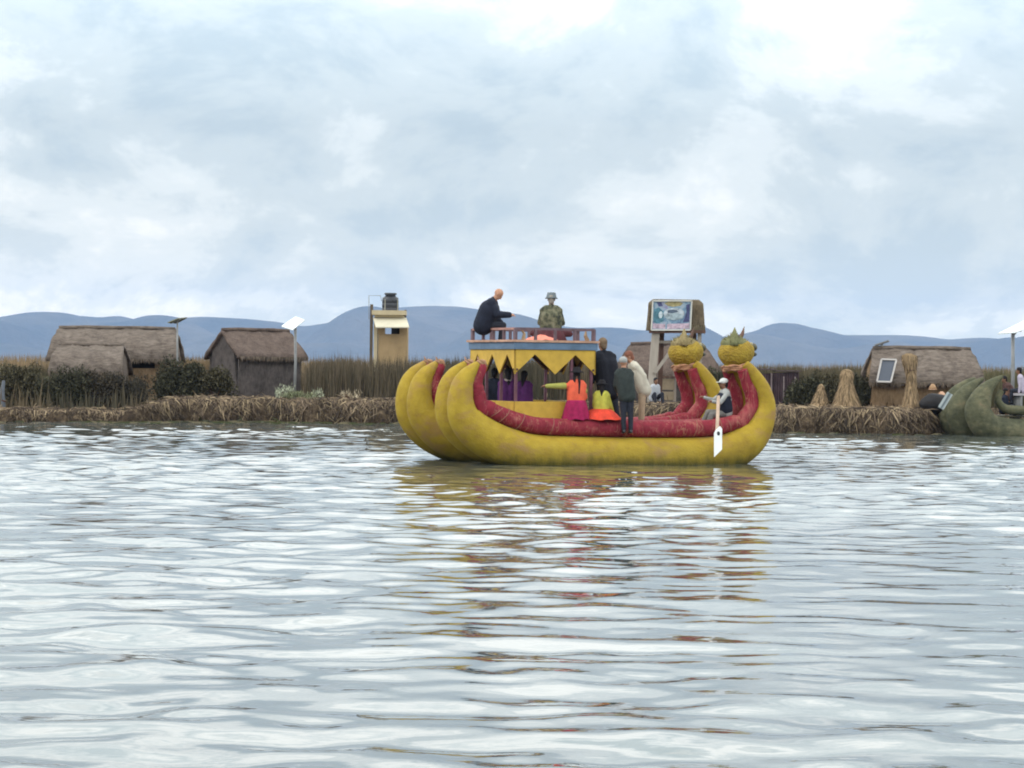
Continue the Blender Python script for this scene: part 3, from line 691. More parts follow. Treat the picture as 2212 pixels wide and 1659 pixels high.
SH = simple('maroon_sheet', (.052, .032, .038), .35, 3, .7, .2)
for k, (yy, x0_, x1_) in enumerate(((-.7, -hw, hw), (.7, -hw, hw))):
    b = MB(); vs = []
    for i in range(nn + 1):
        x = x0_ + (x1_ - x0_) * i / nn; w_ = .02 * math.sin(i * PI / 2); hz_ = hsh + .04 * math.sin(x * 2.1)
        vs += [(x, yy + w_, 0), (x, yy + w_, hz_), (x, yy + w_ + .02, 0), (x, yy + w_ + .02, hz_)]
    f = []
    for i in range(nn):
        a = 4 * i; f += [(a, a + 4, a + 5, a + 1), (a + 2, a + 3, a + 7, a + 6), (a + 1, a + 5, a + 7, a + 3)]
    b.add(vs, f); b.build('wall', SH, t)
for sx in (-1, 1):
    b = MB(); b.box((sx * (hw - .01), 0, hsh / 2), (.03, 1.34, hsh)); b.build('wall', SH, t)
m = MB(); M2 = Matrix.Rotation(R(4), 3, 'X')
for i in range(18):
    x = -hw - .08 + (2 * hw + .16) * (i + .5) / 18; m.box((x, 0, hsh + .07 + .015 * (i % 2) + (.05 if i < 8 else 0)), ((2 * hw + .16) / 18, 1.6, .03))
m.build('roof', simple('shed_roof', (.075, .05, .055), .3, 3, .7), t)
m = MB()
for x in (-hw * .35, hw * .25, hw * .8): m.box((x, -.74, hsh * .55), (.05, .03, hsh * (.7 if x > 0 else .9)))
m.build('batten', simple('pale_batten', (.17, .13, .13), .3), t)

def cone(label, x, ytop, ybot, Y, prof_, name='straw_cone', seed=0, group='straw cones on the right shore', split=False, nst=1300, cat='straw cone'):
    rnd = random.Random(seed); q = P(x, ybot, Y); h = P(x, ytop, Y).z - .8; t = thing(name, label, cat, (q.x, Y, .78), 0, group)
    m = MB(); n = 20; V = []; fs = []
    for i, (u, r_, off) in enumerate(prof_):
        for k in range(n):
            th = 2 * PI * k / n; rr = r_ * (1 + .05 * math.sin(5 * th + i) + rnd.uniform(-.03, .03)); V.append((off + rr * math.cos(th), rr * math.sin(th) * .9, u * h))
    for i in range(len(prof_) - 1):
        for k in range(n): k2 = (k + 1) % n; fs.append((i * n + k, i * n + k2, (i + 1) * n + k2, (i + 1) * n + k))
    fs.append(tuple(range((len(prof_) - 1) * n, len(prof_) * n)))
    m.add(V, fs); m.build('straw_body', M_straw, t, True)
    s_ = MB(); s_.cur = (1, 1, 1)
    us = [p_[0] for p_ in prof_]; rs = [p_[1] for p_ in prof_]; os_ = [p_[2] for p_ in prof_]
    for i in range(nst):
        u = rnd.random(); th = rnd.uniform(0, 2 * PI); rr = float(np.interp(u, us, rs)) + .012; of = float(np.interp(u, us, os_)); u2 = max(0, u - rnd.uniform(.08, .22)); r2 = float(np.interp(u2, us, rs)) + .03; o2_ = float(np.interp(u2, us, os_))
        c = rnd.uniform(.35, 1.35); s_.cur = (.31 * c, .215 * c, .125 * c); dt = .025 / max(rr, .05); r2 += rnd.uniform(0, .05)
        f2 = lambda r_, th_, o__: (o__ + r_ * math.cos(th_), r_ * math.sin(th_) * .9)
        s_.add([(*f2(rr, th - dt, of), u * h), (*f2(rr, th + dt, of), u * h), (*f2(r2, th + rnd.uniform(-.1, .1), o2_), u2 * h)], [(0, 1, 2)])
    s_.build('loose_straw', M_strand, t)
    # binding
    bi = MB(); ub = prof_[len(prof_) // 2][0]; rb = prof_[len(prof_) // 2][1] + .02; ob = prof_[len(prof_) // 2][2]
    bi.tube([(ob + rb * math.cos(a * PI / 8), rb * math.sin(a * PI / 8), ub * h) for a in range(17)], .018, 6, False); bi.build('binding', M_brownwood, t)
    return t
cone('small pointed straw cone between the maroon shed and the tall straw figure', 1771, 828, 881, 86.2, [(0, .31, 0), (.2, .27, 0), (.45, .19, .01), (.7, .10, .02), (.8, .06, .03), (.86, .08, .03), (.95, .06, .03), (1, .02, .03)], seed=1, nst=600)
cone('tall straw figure with a rounded head and flared skirt, the biggest on the right shore', 1828, 796, 882, 86.0, [(0, .50, .0), (.08, .44, 0), (.3, .34, 0), (.5, .25, -.01), (.62, .18, -.01), (.68, .15, 0), (.75, .18, .01), (.84, .22, .01), (.93, .20, 0), (.98, .12, 0), (1, .03, 0)], seed=2)
cone('slim straw totem with a wide head standing in front of the right hut', 1968, 762, 881, 85.8, [(0, .29, 0), (.12, .25, 0), (.3, .17, 0), (.5, .13, 0), (.6, .12, -.01), (.7, .15, -.03), (.78, .20, -.05), (.88, .26, -.07), (.96, .24, -.09), (1, .08, -.1)], seed=3, nst=1000, cat='straw figure', name='straw_totem')

def lump(name, label, cat, x, y, Y, r, m_, group=None, z=None):
    q = P(x, y, Y); me = MB(); me.ell((0, 0, 0), r, 18, 12)
    rr = random.Random(int(x)); me.v = [tuple(c * (1 + .07 * math.sin(7 * v_[0] + 5 * v_[2] + i_)) for i_, c in enumerate(v_)) for v_ in me.v]
    o = me.build(name, m_, None, True); o.location = (q.x, Y, q.z if z is None else z); return tag(o, label, cat, group)
M_clay = simple('pinkish_clay', (.50, .30, .20), .15, 6, .8, .2)
t = thing('sun_hat', 'larger pale pink straw hat hung on the wall of the right hut', 'hat', P(2034, 856, 87.6), 0, 'hats on the hut wall')
m = MB(); m.tube([(0, 0, -.13), (0, 0, -.12), (0, 0, -.02), (0, 0, .1), (0, 0, .16)], [.19, .20, .17, .11, .04], 18); m.build('crown', M_clay, t, True)
m = MB(); m.tube([(0, 0, -.15), (0, 0, -.12)], [.22, .21], 18); m.build('brim', M_clay, t)
t = thing('sun_hat', 'smaller faded round hat hung higher on the wall of the right hut', 'hat', P(2015, 835, 87.6), 0, 'hats on the hut wall')
m = MB(); m.tube([(0, 0, -.09), (0, 0, -.08), (0, 0, 0), (0, 0, .09)], [.12, .13, .11, .04], 18); m.build('crown', simple('faded_hat', (.33, .20, .11), .15), t, True)
m = MB(); m.tube([(0, 0, -.10), (0, 0, -.085)], [.15, .14], 18); m.build('brim', M_clay, t)
lump('tarpaulin_heap', 'low black covered heap on the straw in front of the right hut', 'heap', 2023, 872, 85.2, (.55, .35, .33), simple('black_tarp', (.015, .013, .014), .3, 5, .7, .5, .03), z=1.0)
t = thing('plank', 'pale board leaning against the stern of the moored reed boat', 'plank', P(2032, 881, 83.6)); o_ = Vector(t.location)
m = MB(); a, b = Vector((0, 0, -.02)), P(2052, 850, 83.9) - o_; m.bar(a, b, .20, .04, (0, -1, .3)); m.build('board', simple('pale_board', (.27, .30, .30), .1), t)
m = MB(); m.bar(a + Vector((.0, -.035, .0)), b + Vector((0, -.035, 0)), .06, .02, (0, -1, .3)); m.build('batten', simple('dark_batten', (.10, .12, .13), .1), t)
q = P(8, 880, 87.5); t = thing('mooring_post', 'pale leaning post at the left edge of the shore', 'post', (q.x, 87.5, .3)); o_ = Vector(t.location)
m = MB(); m.tube([Vector((0, 0, 0)), P(4, 850, 87.5) - o_, P(8, 822, 87.5) - o_], [.08, .09, .05], 10); m.build('post_shaft', simple('pale_blue_grey_post', (.11, .12, .14), .2), t)
m = MB(); m.tube([Vector((-.02, 0, .35)), Vector((.0, 0, .40))], .10, 10); m.build('rope', M_brownwood, t)

# ------------------------------------------------------------------ reed boats
def catmull(pts, n):
    pts = [np.array(p_, float) for p_ in pts]; out = []
    for i in range(len(pts) - 1):
        p0, p1, p2, p3 = pts[max(i - 1, 0)], pts[i], pts[i + 1], pts[min(i + 2, len(pts) - 1)]
        for k in range(n):
            t_ = k / n; out.append(.5 * ((2 * p1) + (-p0 + p2) * t_ + (2 * p0 - 5 * p1 + 4 * p2 - p3) * t_ ** 2 + (-p0 + 3 * p1 - 3 * p2 + p3) * t_ ** 3))
    out.append(pts[-1]); return out
def bundle(parent, out, yc, mat_y, mat_r, O, yref, px=103.5, red=True, name='hull_bundle', rname='gunwale_roll', conv=0, bind=True, ryo=0):
    """out: outer silhouette (x, y, radius) in photo units measured on plane yref; builds a crescent bundle at plane yc"""
    pts = []
    for x, y, r_ in out:
        a, z = L(x, y, yref, O); pts.append((a, z, r_ / px))
    C = catmull(pts, 6); n = len(C); cen = []; red_p = []; rad = []; rr = []
    for i in range(n):
        t_ = C[min(i + 1, n - 1)][:2] - C[max(i - 1, 0)][:2]; t_ /= np.linalg.norm(t_); nn_ = np.array([-t_[1], t_[0]])
        s_ = i / (n - 1); r_ = C[i][2]; c = C[i][:2] + nn_ * r_
        yy = yc
        rr_ = (.152 if s_ < .3 else .135) + .045 * math.sin(PI * min(1, max(0, (s_ - .12) / .76)))
        rr_ *= min(1, .55 + s_ * 6, .45 + (1 - s_) * 5)
        k_ = .92 if s_ < .3 else .70 if s_ > .72 else 1.0 if s_ < .6 else .70 + .30 * min(1, (.72 - s_) / .1)
        cr_ = C[i][:2] + nn_ * (2 * r_ + rr_ * k_)
        cen.append(Vector((c[0], yy, c[1]))); rad.append(r_); red_p.append(Vector((cr_[0], yy + ryo, cr_[1]))); rr.append(rr_)
    mb = MB(); mb.tube(cen, rad, 32, side=(0, 1, 0)); m_ = mb
    # gentle sag between lashings
    me = m_.build(name, mat_y, parent, True)
    if red:
        e0 = red_p[1] + (red_p[1] - red_p[4]).normalized() * .17 + Vector((.0, 0, 0)); rp = [e0, e0.lerp(red_p[1], .3)] + red_p[1:-1]; rq = [.05, .105] + [max(.115, q_) for q_ in rr[1:-1]]
        mb = MB(); mb.tube(rp, rq, 20, side=(0, 1, 0)); mb.build(rname, mat_r, parent, True)
    if bind:
        for f_ in np.linspace(.32, .70, 9):
            mb = MB()
            i = int(f_ * (n - 1)); d = (red_p[i] - cen[i]).normalized(); a = red_p[i]; ring = []
            t_ = (red_p[i + 1] - red_p[i - 1]).normalized()
            for k in range(17):
                th = k * PI / 8; ring.append(a + (Vector((0, 1, 0)) * math.cos(th) + d * math.sin(th)) * (rr[i] + .004) + t_ * (.05 * math.sin(th * 1)))
            mb.tube(ring, .009, 6, False); mb.build('rope_lashing', M_rope, parent)
    return cen, rad, red_p, rr
M_rope = simple('faded_rope', (.27, .12, .085), .3, 9, .9, .3)
OUT = [(1030, 779, 7), (1012, 788, 14), (995, 800, 19), (978, 824, 24), (968, 862, 28), (969, 900, 32), (980, 931, 36), (1006, 964, 40), (1041, 990, 42), (1092, 1012, 43), (1160, 1026, 43), (1320, 1030, 43), (1480, 1030, 43), (1560, 1024, 43), (1605, 1006, 42), (1639, 978, 39), (1659, 948, 34), (1672, 904, 28), (1672, 867, 23), (1659, 830, 19), (1640, 803, 16), (1626, 788, 13), (1614, 778, 9)]
boat = thing('reed_boat', 'big yellow and red double hulled reed boat with two animal heads and a cabin', 'boat', BO, TH)
YB = [-1.58, -.86, .86, 1.58]
for yb_ in YB: bundle(boat, OUT, yb_, MY, MRD, BO, -1.58, ryo=0)
# heads with ears, snout, teeth and neck wrap
M_head = yellow_wrap('yellow_head'); M_head.node_tree
HD = Mat('head_weave', .8, .2); HD.color(HD.ramp(HD.noise(5, (1, 1, 1), 6, .65), [(.3, (.23, .145, .022)), (.7, (.37, .26, .035))]))
vv = HD.node('ShaderNodeTexVoronoi'); vv.inputs['Scale'].default_value = 22; HD.link(HD.tc.outputs['Object'], vv.inputs['Vector']); HD.bump(vv.outputs['Distance'], .8, .03); M_head = HD.m
M_ear = thatch('green_straw', (.07, .08, .035), (.20, .20, .10), (.34, .32, .17), (3, 3, .6)); M_ear2 = thatch('dry_leaf', (.12, .09, .04), (.28, .22, .11), (.42, .34, .18), (3, 3, .6))
M_nose = simple('dark_nose', (.06, .06, .05), .3); M_neck = simple('neck_wrap', (.30, .15, .085), .45, 8, .9, .4)
for yh, em in ((-1.22, M_ear), (1.22, M_ear2)):
    xc, zc = L(1590, 763, -1.22); cx_ = xc - (.02 if yh > 0 else 0)
    m = MB(); n = 28; V = []; fs = []; mm_ = 18
    for i in range(mm_ + 1):
        th = PI * i / mm_
        for k in range(n):
            ph_ = 2 * PI * k / n; q_ = Vector((math.sin(th) * math.cos(ph_) * .40, math.sin(th) * math.sin(ph_) * .38, math.cos(th) * .31))
            if q_.z < 0: q_.x *= 1 - .12 * (-q_.z / .31); q_.z *= 1.08
            if q_.x > 0: q_.z += .05 * (q_.x / .4) * (1 if q_.z > 0 else .3)
            V.append(q_ + Vector((cx_, yh, zc)))
    for i in range(mm_):
        for k in range(n): k2 = (k + 1) % n; fs.append((i * n + k, (i + 1) * n + k, (i + 1) * n + k2, i * n + k2))
    m.add(V, fs); hd = m.build('animal_head', M_head, boat, True)
    for sy in (-1, 1):
        lf = sy < 0; e0 = Vector((cx_ - .16 if lf else cx_ + .12, yh + sy * .14, zc + .22)); tip = e0 + (Vector((.05, 0, .33)) if lf else Vector((.13, -.02, .36)))
        m = MB(); m.tube([e0 + Vector((0, 0, -.06)), e0 + Vector((0, 0, .04)), e0.lerp(tip, .55) + Vector((.02, 0, 0)), tip], [.21, .19, .11, .012] if lf else [.10, .095, .065, .008], 10, sq=.5)
        m.build('ear', em if lf else M_brownwood, hd, True)
    m = MB(); m.ell((cx_ - .05, yh, zc + .20), (.30, .30, .17), 18, 8); m.build('forelock', em, hd, True)
    sf = MB(); sf.cur = (1, 1, 1)
    for i in range(260):
        a_ = random.uniform(0, 2 * PI); r_ = random.uniform(0, .28); c = random.uniform(.4, 1.4); sf.cur = (.24 * c, .22 * c, .11 * c)
        b_ = Vector((cx_ - .05 + r_ * math.cos(a_), yh + r_ * math.sin(a_), zc + .34 - r_ * .45)); d_ = Vector((random.gauss(0, .06), random.gauss(0, .06), random.uniform(.02, .14)))
        sf.add([b_ + Vector((-.02, 0, 0)), b_ + Vector((.02, .01, 0)), b_ + d_], [(0, 1, 2)])
    sf.build('straw_tuft', M_strand, hd)
    m = MB(); m.ell((cx_ + .38, yh, zc + .15), (.10, .13, .075), 14, 8); m.ell((cx_ + .44, yh, zc + .13), (.055, .08, .075), 12, 8); m.build('snout', simple('snout', (.13, .12, .085), .3), hd, True)
    m = MB(); m.ell((cx_ + .40, yh, zc - .02), (.085, .11, .05), 12, 8); m.build('jaw', M_nose, hd, True)
    for sy in (-1, 1): m = MB(); m.ell((cx_ + .26, yh + sy * .20, zc + .20), (.035, .03, .04), 12, 8); m.build('eye', simple('pale_eye', (.38, .33, .2), .2), hd, True)
    m = MB()
    for k in range(3): m.tube([(cx_ - .01 + k * .012 + .265 * math.cos(a * PI / 10), yh + .34 * math.sin(a * PI / 10), zc - .27 - k * .04 + .03 * math.cos(a * PI / 10 + .5) + .012 * math.sin(a * 2.1 + k)) for a in range(21)], [.028 + .010 * math.sin(a * 1.7 + k * 2) for a in range(20)] + [.028 + .010 * math.sin(k * 2)], 8, False)
    m.build('neck_wrap', M_neck, boat, True)
    m = MB(); m.tube([(cx_ - .02, yh, zc - .2), (cx_ + .0, yh, zc - .28), (cx_ + .03, yh, zc - .34)], [.26, .26, .22], 16); m.build('neck', M_head, boat, True)
# stern binding curls
for yb_ in YB:
    a, z = L(1040, 786, -1.58); m = MB()
    m.tube([(a + .02, yb_ - .05, z - .02), (a - .08, yb_, z + .06), (a - .14, yb_ + .03, z + .01)], [.03, .025, .02], 8); m.tube([(a - .05, yb_, z + .05), (a - .09, yb_ + .02, z + .15)], [.03, .006], 8)
    m.tube([(a + .09, yb_, z - .06), (a + .06, yb_, z + .05), (a - .02, yb_, z + .07)], [.05, .045, .03], 8); m.build('tip_binding', simple('tip_straw', (.34, .19, .11), .3), boat, True)

# deck and cabin
DZ = .80; xA, xB = -2.06, -.30; yA, yB = -1.26, 1.26
m = MB()
for i in range(22): x0_ = -2.45 + i * .23; m.box((x0_ + .11, 0, DZ - .04), (.215, 2.9, .06))
m.build('deck', simple('reed_deck', (.22, .16, .10), .3, 4, .9, .5, .02), boat)
m = MB()
for x_ in (-2.2, -.7, .8, 2.3): m.box((x_, 0, DZ - .14), (.12, 2.7, .12))
m.build('deck_beam', M_brownwood, boat)
cab = MB(); zt = 1.29
def wall(x0_, x1_, y0_, y1_, nm, mt, z0=DZ, z1=zt): b = MB(); b.box(((x0_ + x1_) / 2, (y0_ + y1_) / 2, (z0 + z1) / 2), (x1_ - x0_, y1_ - y0_, z1 - z0)); return b.build(nm, mt, boat, bevel=.006)
wall(xA - .02, xA + .02, yA + .03, yB - .03, 'low_wall', M_valance); wall(xA, -.72, yA - .02, yA + .02, 'low_wall', M_valance); wall(xA, xB, yB - .02, yB + .02, 'low_wall', M_valance); wall(xB - .02, xB + .02, yA + .9, yB - .03, 'low_wall', M_valance)
# valance with triangular points: three gaps on the short side, two on the long side
M_valb = simple('valance_inner_shade', (.10, .06, .035), .2)  # dark brown for the shaded back of the yellow boards
def valance(p0, p1, ngap, out):
    p0 = Vector(p0); p1 = Vector(p1); d = (p1 - p0); ln = d.length; d /= ln; sp_ = ln / ngap; zT, zP, zV = 2.37, 2.27, 1.86
    poly = [(0, zT), (ln, zT)]; bot = [(ln, zV)]
    for k in range(ngap - 1, -1, -1): bot += [((k + .5) * sp_, zP), (k * sp_, zV)]
    poly = poly + bot; o_ = Vector(out)
    b = MB(); u = [q_ for q_ in poly]; 
    # build as strips so the faces stay convex
    for k in range(ngap):
        for (a_, b_) in ((k * sp_, (k + .5) * sp_), ((k + .5) * sp_, (k + 1) * sp_)):
            za = zV if abs((a_ / sp_) % 1) < .01 else zP; zb2 = zV if abs((b_ / sp_) % 1) < .01 or abs((b_ / sp_) % 1) > .99 else zP
            q4 = [p0 + d * a_ + Vector((0, 0, zT)), p0 + d * b_ + Vector((0, 0, zT)), p0 + d * b_ + Vector((0, 0, zb2)), p0 + d * a_ + Vector((0, 0, za))]
            q8 = q4 + [v_ - o_ * .03 for v_ in q4]; b.add(q8, [(0, 1, 2, 3), (7, 6, 5, 4), (0, 4, 5, 1), (2, 6, 7, 3), (1, 5, 6, 2), (3, 7, 4, 0)])
    b.build('valance', M_valance, boat, weld=True)
    b = MB()
    for k in range(ngap):
        for (a_, b_) in ((k * sp_, (k + .5) * sp_), ((k + .5) * sp_, (k + 1) * sp_)):
            za = zV + .04 if abs((a_ / sp_) % 1) < .01 else zP; zb2 = zV + .04 if abs((b_ / sp_) % 1) < .01 or abs((b_ / sp_) % 1) > .99 else zP
            b.bar(p0 + d * a_ - o_ * .055 + Vector((0, 0, za + .03)), p0 + d * b_ - o_ * .055 + Vector((0, 0, zb2 + .03)), .045, .07)
    b.build('valance_back_shade', M_brownwood, boat)  # bars coloured dark brown to stand for the shaded back of the points
X0, X1, Y0, Y1 = xA - .02, xB + .05, yA - .02, yB + .02
valance((X0, Y0, 0), (X1, Y0, 0), 2, (0, -1, 0)); valance((X0, Y1, 0), (X1, Y1, 0), 2, (0, 1, 0)); valance((X0, Y0, 0), (X0, Y1, 0), 3, (-1, 0, 0)); valance((X1, Y0, 0), (X1, Y1, 0), 3, (1, 0, 0))
for (x_, y_) in ((xA + .03, yA + .03), (xB - .03, yA + .03), (xA + .03, yB - .03), (xB - .03, yB - .03), (xA + .03, yA + .84), (xA + .03, yA + 1.68), (-.78, yA + .03), (-1.1, yB - .03)):
    b = MB(); b.box((x_, y_, (DZ + 2.40) / 2), (.055, .055, 2.40 - DZ)); b.build('post', M_maroon, boat)
b = MB(); b.box(((X0 + X1) / 2, 0, 2.445), (X1 - X0 + .06, Y1 - Y0 + .06, .15)); b.build('blue_band', M_blue, boat, bevel=.008)
b = MB()
for i in range(12): yy = Y0 - .06 + (Y1 - Y0 + .12) * (i + .5) / 12; b.box(((X0 + X1) / 2, yy, 2.545 + .004 * (i % 2)), (X1 - X0 + .14, (Y1 - Y0 + .12) / 12 - .008, .045))
b.build('roof_deck', M_pinkdeck, boat)
rz0, rz1 = 2.57, 2.80; rx0, rx1, ry0, ry1 = X0 + .03, X1 - .03, Y0 + .03, Y1 - .03
def rail(a, b_, nposts, mt, wd=.05, hd=.05):
    a = Vector(a); b_ = Vector(b_); r_ = MB(); r_.bar(a + Vector((0, 0, rz1)), b_ + Vector((0, 0, rz1)), wd, hd); rr_ = r_.build('railing', mt, boat)
    for k in range(nposts):
        q_ = a.lerp(b_, k / (nposts - 1)) if nposts > 1 else a; p_ = MB(); p_.box((q_.x, q_.y, (rz0 + rz1) / 2), (.055, .055, rz1 - rz0 + .02)); p_.build('baluster', M_railm, rr_)
rail((rx0, ry0, 0), (rx1, ry0, 0), 5, M_railm); rail((rx0, ry1, 0), (rx1, ry1, 0), 5, M_railm); rail((rx0, ry0 + .055, 0), (rx0, ry1 - .055, 0), 5, M_railp, .07, .045); rail((rx1, ry0 + .055, 0), (rx1, ry1 - .055, 0), 4, M_railm)
# benches inside the cabin and sitting plank on the roof
b = MB(); b.box((-1.35, .25, 1.13), (.95, 1.5, .05)); b.box((-1.75, .25, .96), (.06, 1.4, .32)); b.box((-1.0, .25, .96), (.06, 1.4, .32)); b.build('cabin_bench', M_brownwood, boat)
b = MB()
for x_, y_ in ((X1 - .12, Y0 + .16), (X1 - .12, Y1 - .16)): b.tube([(x_, y_, 2.57), (x_ - .05, y_, 2.67), (x_ - .02, y_ + .05, 2.76)], [.05, .04, .02], 8)
for x_, y_ in ((X0 + .22, Y0 + .08),): b.tube([(x_, y_, 2.57), (x_ + .02, y_, 2.7), (x_ - .04, y_ + .02, 2.78)], [.05, .03, .02], 8)
b.build('roof_carving', simple('pale_carving', (.30, .20, .12), .3), boat)
# ------------------------------------------------------------------ people
SK = dict(light=M_skin, brown=M_skin2)
def cloth(name, c, var=.25): return simple(name, c, var, 9, .9, .5, .02)
def remesh(o, vx, sm=3):
    r_ = o.modifiers.new('remesh', 'REMESH'); r_.mode = 'VOXEL'; r_.voxel_size = vx; r_.use_smooth_shade = True
    s_ = o.modifiers.new('smooth', 'SMOOTH'); s_.factor = .5; s_.iterations = sm
def nz(v_): return Vector(v_).normalized()
def person(label, loc, rz, s=1.0, pelvis=.92, spine=(0, 0, 1), look=(1, 0, 0), up=None, arms=None, legs=None, skin='light', top=None, bottom=None, shoes=None,
           skirt=None, hat=None, hair=None, coat=0, bulk=0, grp='people on the yellow reed boat', scarf=None, poncho=None):
    """joints in the person's own frame: +x forward, +y left; arms/legs: (upper dir, lower dir) for 'l' and 'r'"""
    t = thing('person', label, 'person', loc, rz, grp); sp_ = nz(spine); hipv = Vector((0, 1, 0))
    Pv = Vector((0, 0, pelvis)); ch = Pv + sp_ * .30 * s; nk = Pv + sp_ * .50 * s; lk = nz(look); hup = nz(up) if up else nz(Vector((0, 0, 1)) + sp_ * .6)
    lk = (lk - hup * lk.dot(hup)).normalized(); hc = nk + (sp_ * .5 + hup * .5) * .19 * s + lk * .02 * s; left = hup.cross(lk)
    arms = arms or {'l': ((.05, .1, -1), (.15, 0, -1)), 'r': ((.05, -.1, -1), (.15, 0, -1))}; legs = legs or {'l': ((0, .04, -1), (0, 0, -1)), 'r': ((0, -.04, -1), (0, 0, -1))}
    B = MB(); J = {}
    fwd = nz(Vector((1, 0, 0)) - sp_ * sp_.x); hw_ = .10 * s
    for sy in (-1, 1): B.cap(Pv + hipv * sy * .07 * s, ch + hipv * sy * .075 * s, .105 * s, .11 * s, 14); B.cap(ch + hipv * sy * .075 * s, nk + hipv * sy * .10 * s - sp_ * .05 * s, .11 * s, .085 * s, 14)
    B.cap(nk - sp_ * .04 * s, hc - hup * .05 * s, .060 * s, .055 * s)
    # head: cranium, face, jaw, nose, ears
    Mh = Matrix((lk, left, hup)).transposed()
    def H(x, y, z): return hc + Mh @ Vector((x, y, z)) * s
    B.ell(H(-.012, 0, .03), (.098 * s, .078 * s, .092 * s), 18, 12, Mh); B.ell(H(.022, 0, -.035), (.068 * s, .060 * s, .078 * s), 16, 10, Mh)
    B.cap(H(.088, 0, .005), H(.104, 0, -.028), .010 * s, .015 * s, 8); B.cap(H(.07, -.025, -.068), H(.07, .025, -.068), .014 * s, .014 * s, 8)
    for sy in (-1, 1): B.ell(H(-.005, sy * .078, -.008), (.02 * s, .010 * s, .03 * s), 8, 6, Mh)
    for k, sy in (('l', 1), ('r', -1)):
        sh_ = nk + hipv * sy * .160 * s - sp_ * .065 * s; u, f = [nz(q_) for q_ in arms[k]]; el_ = sh_ + u * .28 * s; wr = el_ + f * .25 * s; pal = wr + f * .075 * s
        J['a' + k] = (sh_, el_, wr)
        B.cap(nk + hipv * sy * .06 * s - sp_ * .03 * s, sh_, .06 * s, .058 * s); B.cap(sh_, el_, .05 * s, .040 * s); B.cap(el_, wr, .040 * s, .026 * s)
        side = f.cross(Vector((0, 0, 1)) if abs(f.z) < .9 else Vector((1, 0, 0))).normalized(); dn = side.cross(f)
        if dn.z > 0: dn = -dn
        B.cap(wr, pal, .026 * s, .030 * s); 
        for q_, ln in ((-1.5, .062), (-.5, .075), (.5, .070), (1.5, .055)):
            a = pal + side * q_ * .018 * s; b = a + (f + dn * .25).normalized() * ln * .55 * s; B.cap(a, b, .0095 * s, .0085 * s, 6); B.cap(b, b + (f * .6 + dn * .8).normalized() * ln * .5 * s, .0085 * s, .0075 * s, 6)
        B.cap(wr + f * .03 * s, wr + f * .06 * s + side * (.045 * sy) * s + dn * .01, .012 * s, .009 * s, 6)
        hp = Pv + hipv * sy * .09 * s - sp_ * .04 * s; u, f = [nz(q_) for q_ in legs[k]]; kn = hp + u * .42 * s; an = kn + f * .41 * s
        J['l' + k] = (hp, kn, an)
        B.cap(hp, kn, .085 * s, .055 * s); B.cap(kn, an, .055 * s, .036 * s)
        tf = Vector((1, 0, 0)) if f.z < -.5 else nz(Vector((.5, 0, .8))); B.cap(an, an + tf * .13 * s - Vector((0, 0, .045 * s)), .036 * s, .026 * s); J['f' + k] = (an, tf)
    o = B.build('body', SK[skin], t); remesh(o, .011)
    for sy in (-1, 1):
        e_ = MB(); e_.ell(H(.083, sy * .030, .005), (.010 * s, .014 * s, .009 * s), 8, 6, Mh); e_.build('eye', M_blackp, t)
    e_ = MB(); e_.cap(H(.088, -.02, -.062), H(.088, .02, -.062), .005 * s, .005 * s, 6); e_.build('mouth', simple('lips', (.22, .06, .05), .1), t)
    k2 = 1 + bulk
    if top:
        m = MB(); g_ = .022
        for sy in (-1, 1):
            m.cap(Pv - sp_ * (.02 + coat) * s + hipv * sy * .075 * s, ch + hipv * sy * .08 * s, (.115 * k2 + g_) * s, (.118 * k2 + g_) * s, 14); m.cap(ch + hipv * sy * .08 * s, nk + hipv * sy * .10 * s - sp_ * .04 * s, (.118 * k2 + g_) * s, (.088 + g_) * s, 14)
        m.cap(nk - sp_ * .05 * s, nk + sp_ * .035 * s, .085 * s, .07 * s); m.cap(Pv, nk - sp_ * .08 * s, (.115 * k2 + g_) * s, .11 * s)
        for k, sy in (('l', 1), ('r', -1)):
            a, b, c = J['a' + k]; m.cap(nk + hipv * sy * .07 * s - sp_ * .03 * s, a, (.064 + g_) * s, (.066 * k2 + g_ * .6) * s); m.cap(a, b, (.056 * k2 + g_ * .5) * s, (.048 * k2 + g_ * .4) * s); m.cap(b, c, (.048 * k2 + g_ * .4) * s, (.036 * k2 + g_ * .3) * s)
        o = m.build('jacket', top, t); remesh(o, .015, 2)
        if poncho:
            m = MB()
            for k in ('l', 'r'): a, b, c = J['a' + k]; m.cap(a.lerp(b, .45), c, .078 * s, .05 * s)
            m.build('sleeves', poncho, t, True)
    if bottom:
        m = MB(); m.cap(Pv + hipv * .07 * s, Pv - hipv * .07 * s, .118 * s, .118 * s)
        for k in ('l', 'r'): a, b, c = J['l' + k]; m.cap(a, b, .098 * s, .072 * s); m.cap(b, b.lerp(c, .93), .070 * s, .055 * s)
        o = m.build('trousers', bottom, t); remesh(o, .015, 2)
        for k in ('l', 'r'):
            m = MB(); a, tf = J['f' + k]; m.cap(a + Vector((0, 0, .02 * s)), a - Vector((0, 0, .02 * s)), .046 * s, .046 * s, 10); m.cap(a - tf * .03 * s - Vector((0, 0, .035 * s)), a + tf * .16 * s - Vector((0, 0, .045 * s)), .040 * s, .036 * s, 10); o = m.build('shoe', shoes or M_blackp, t); remesh(o, .012, 1)
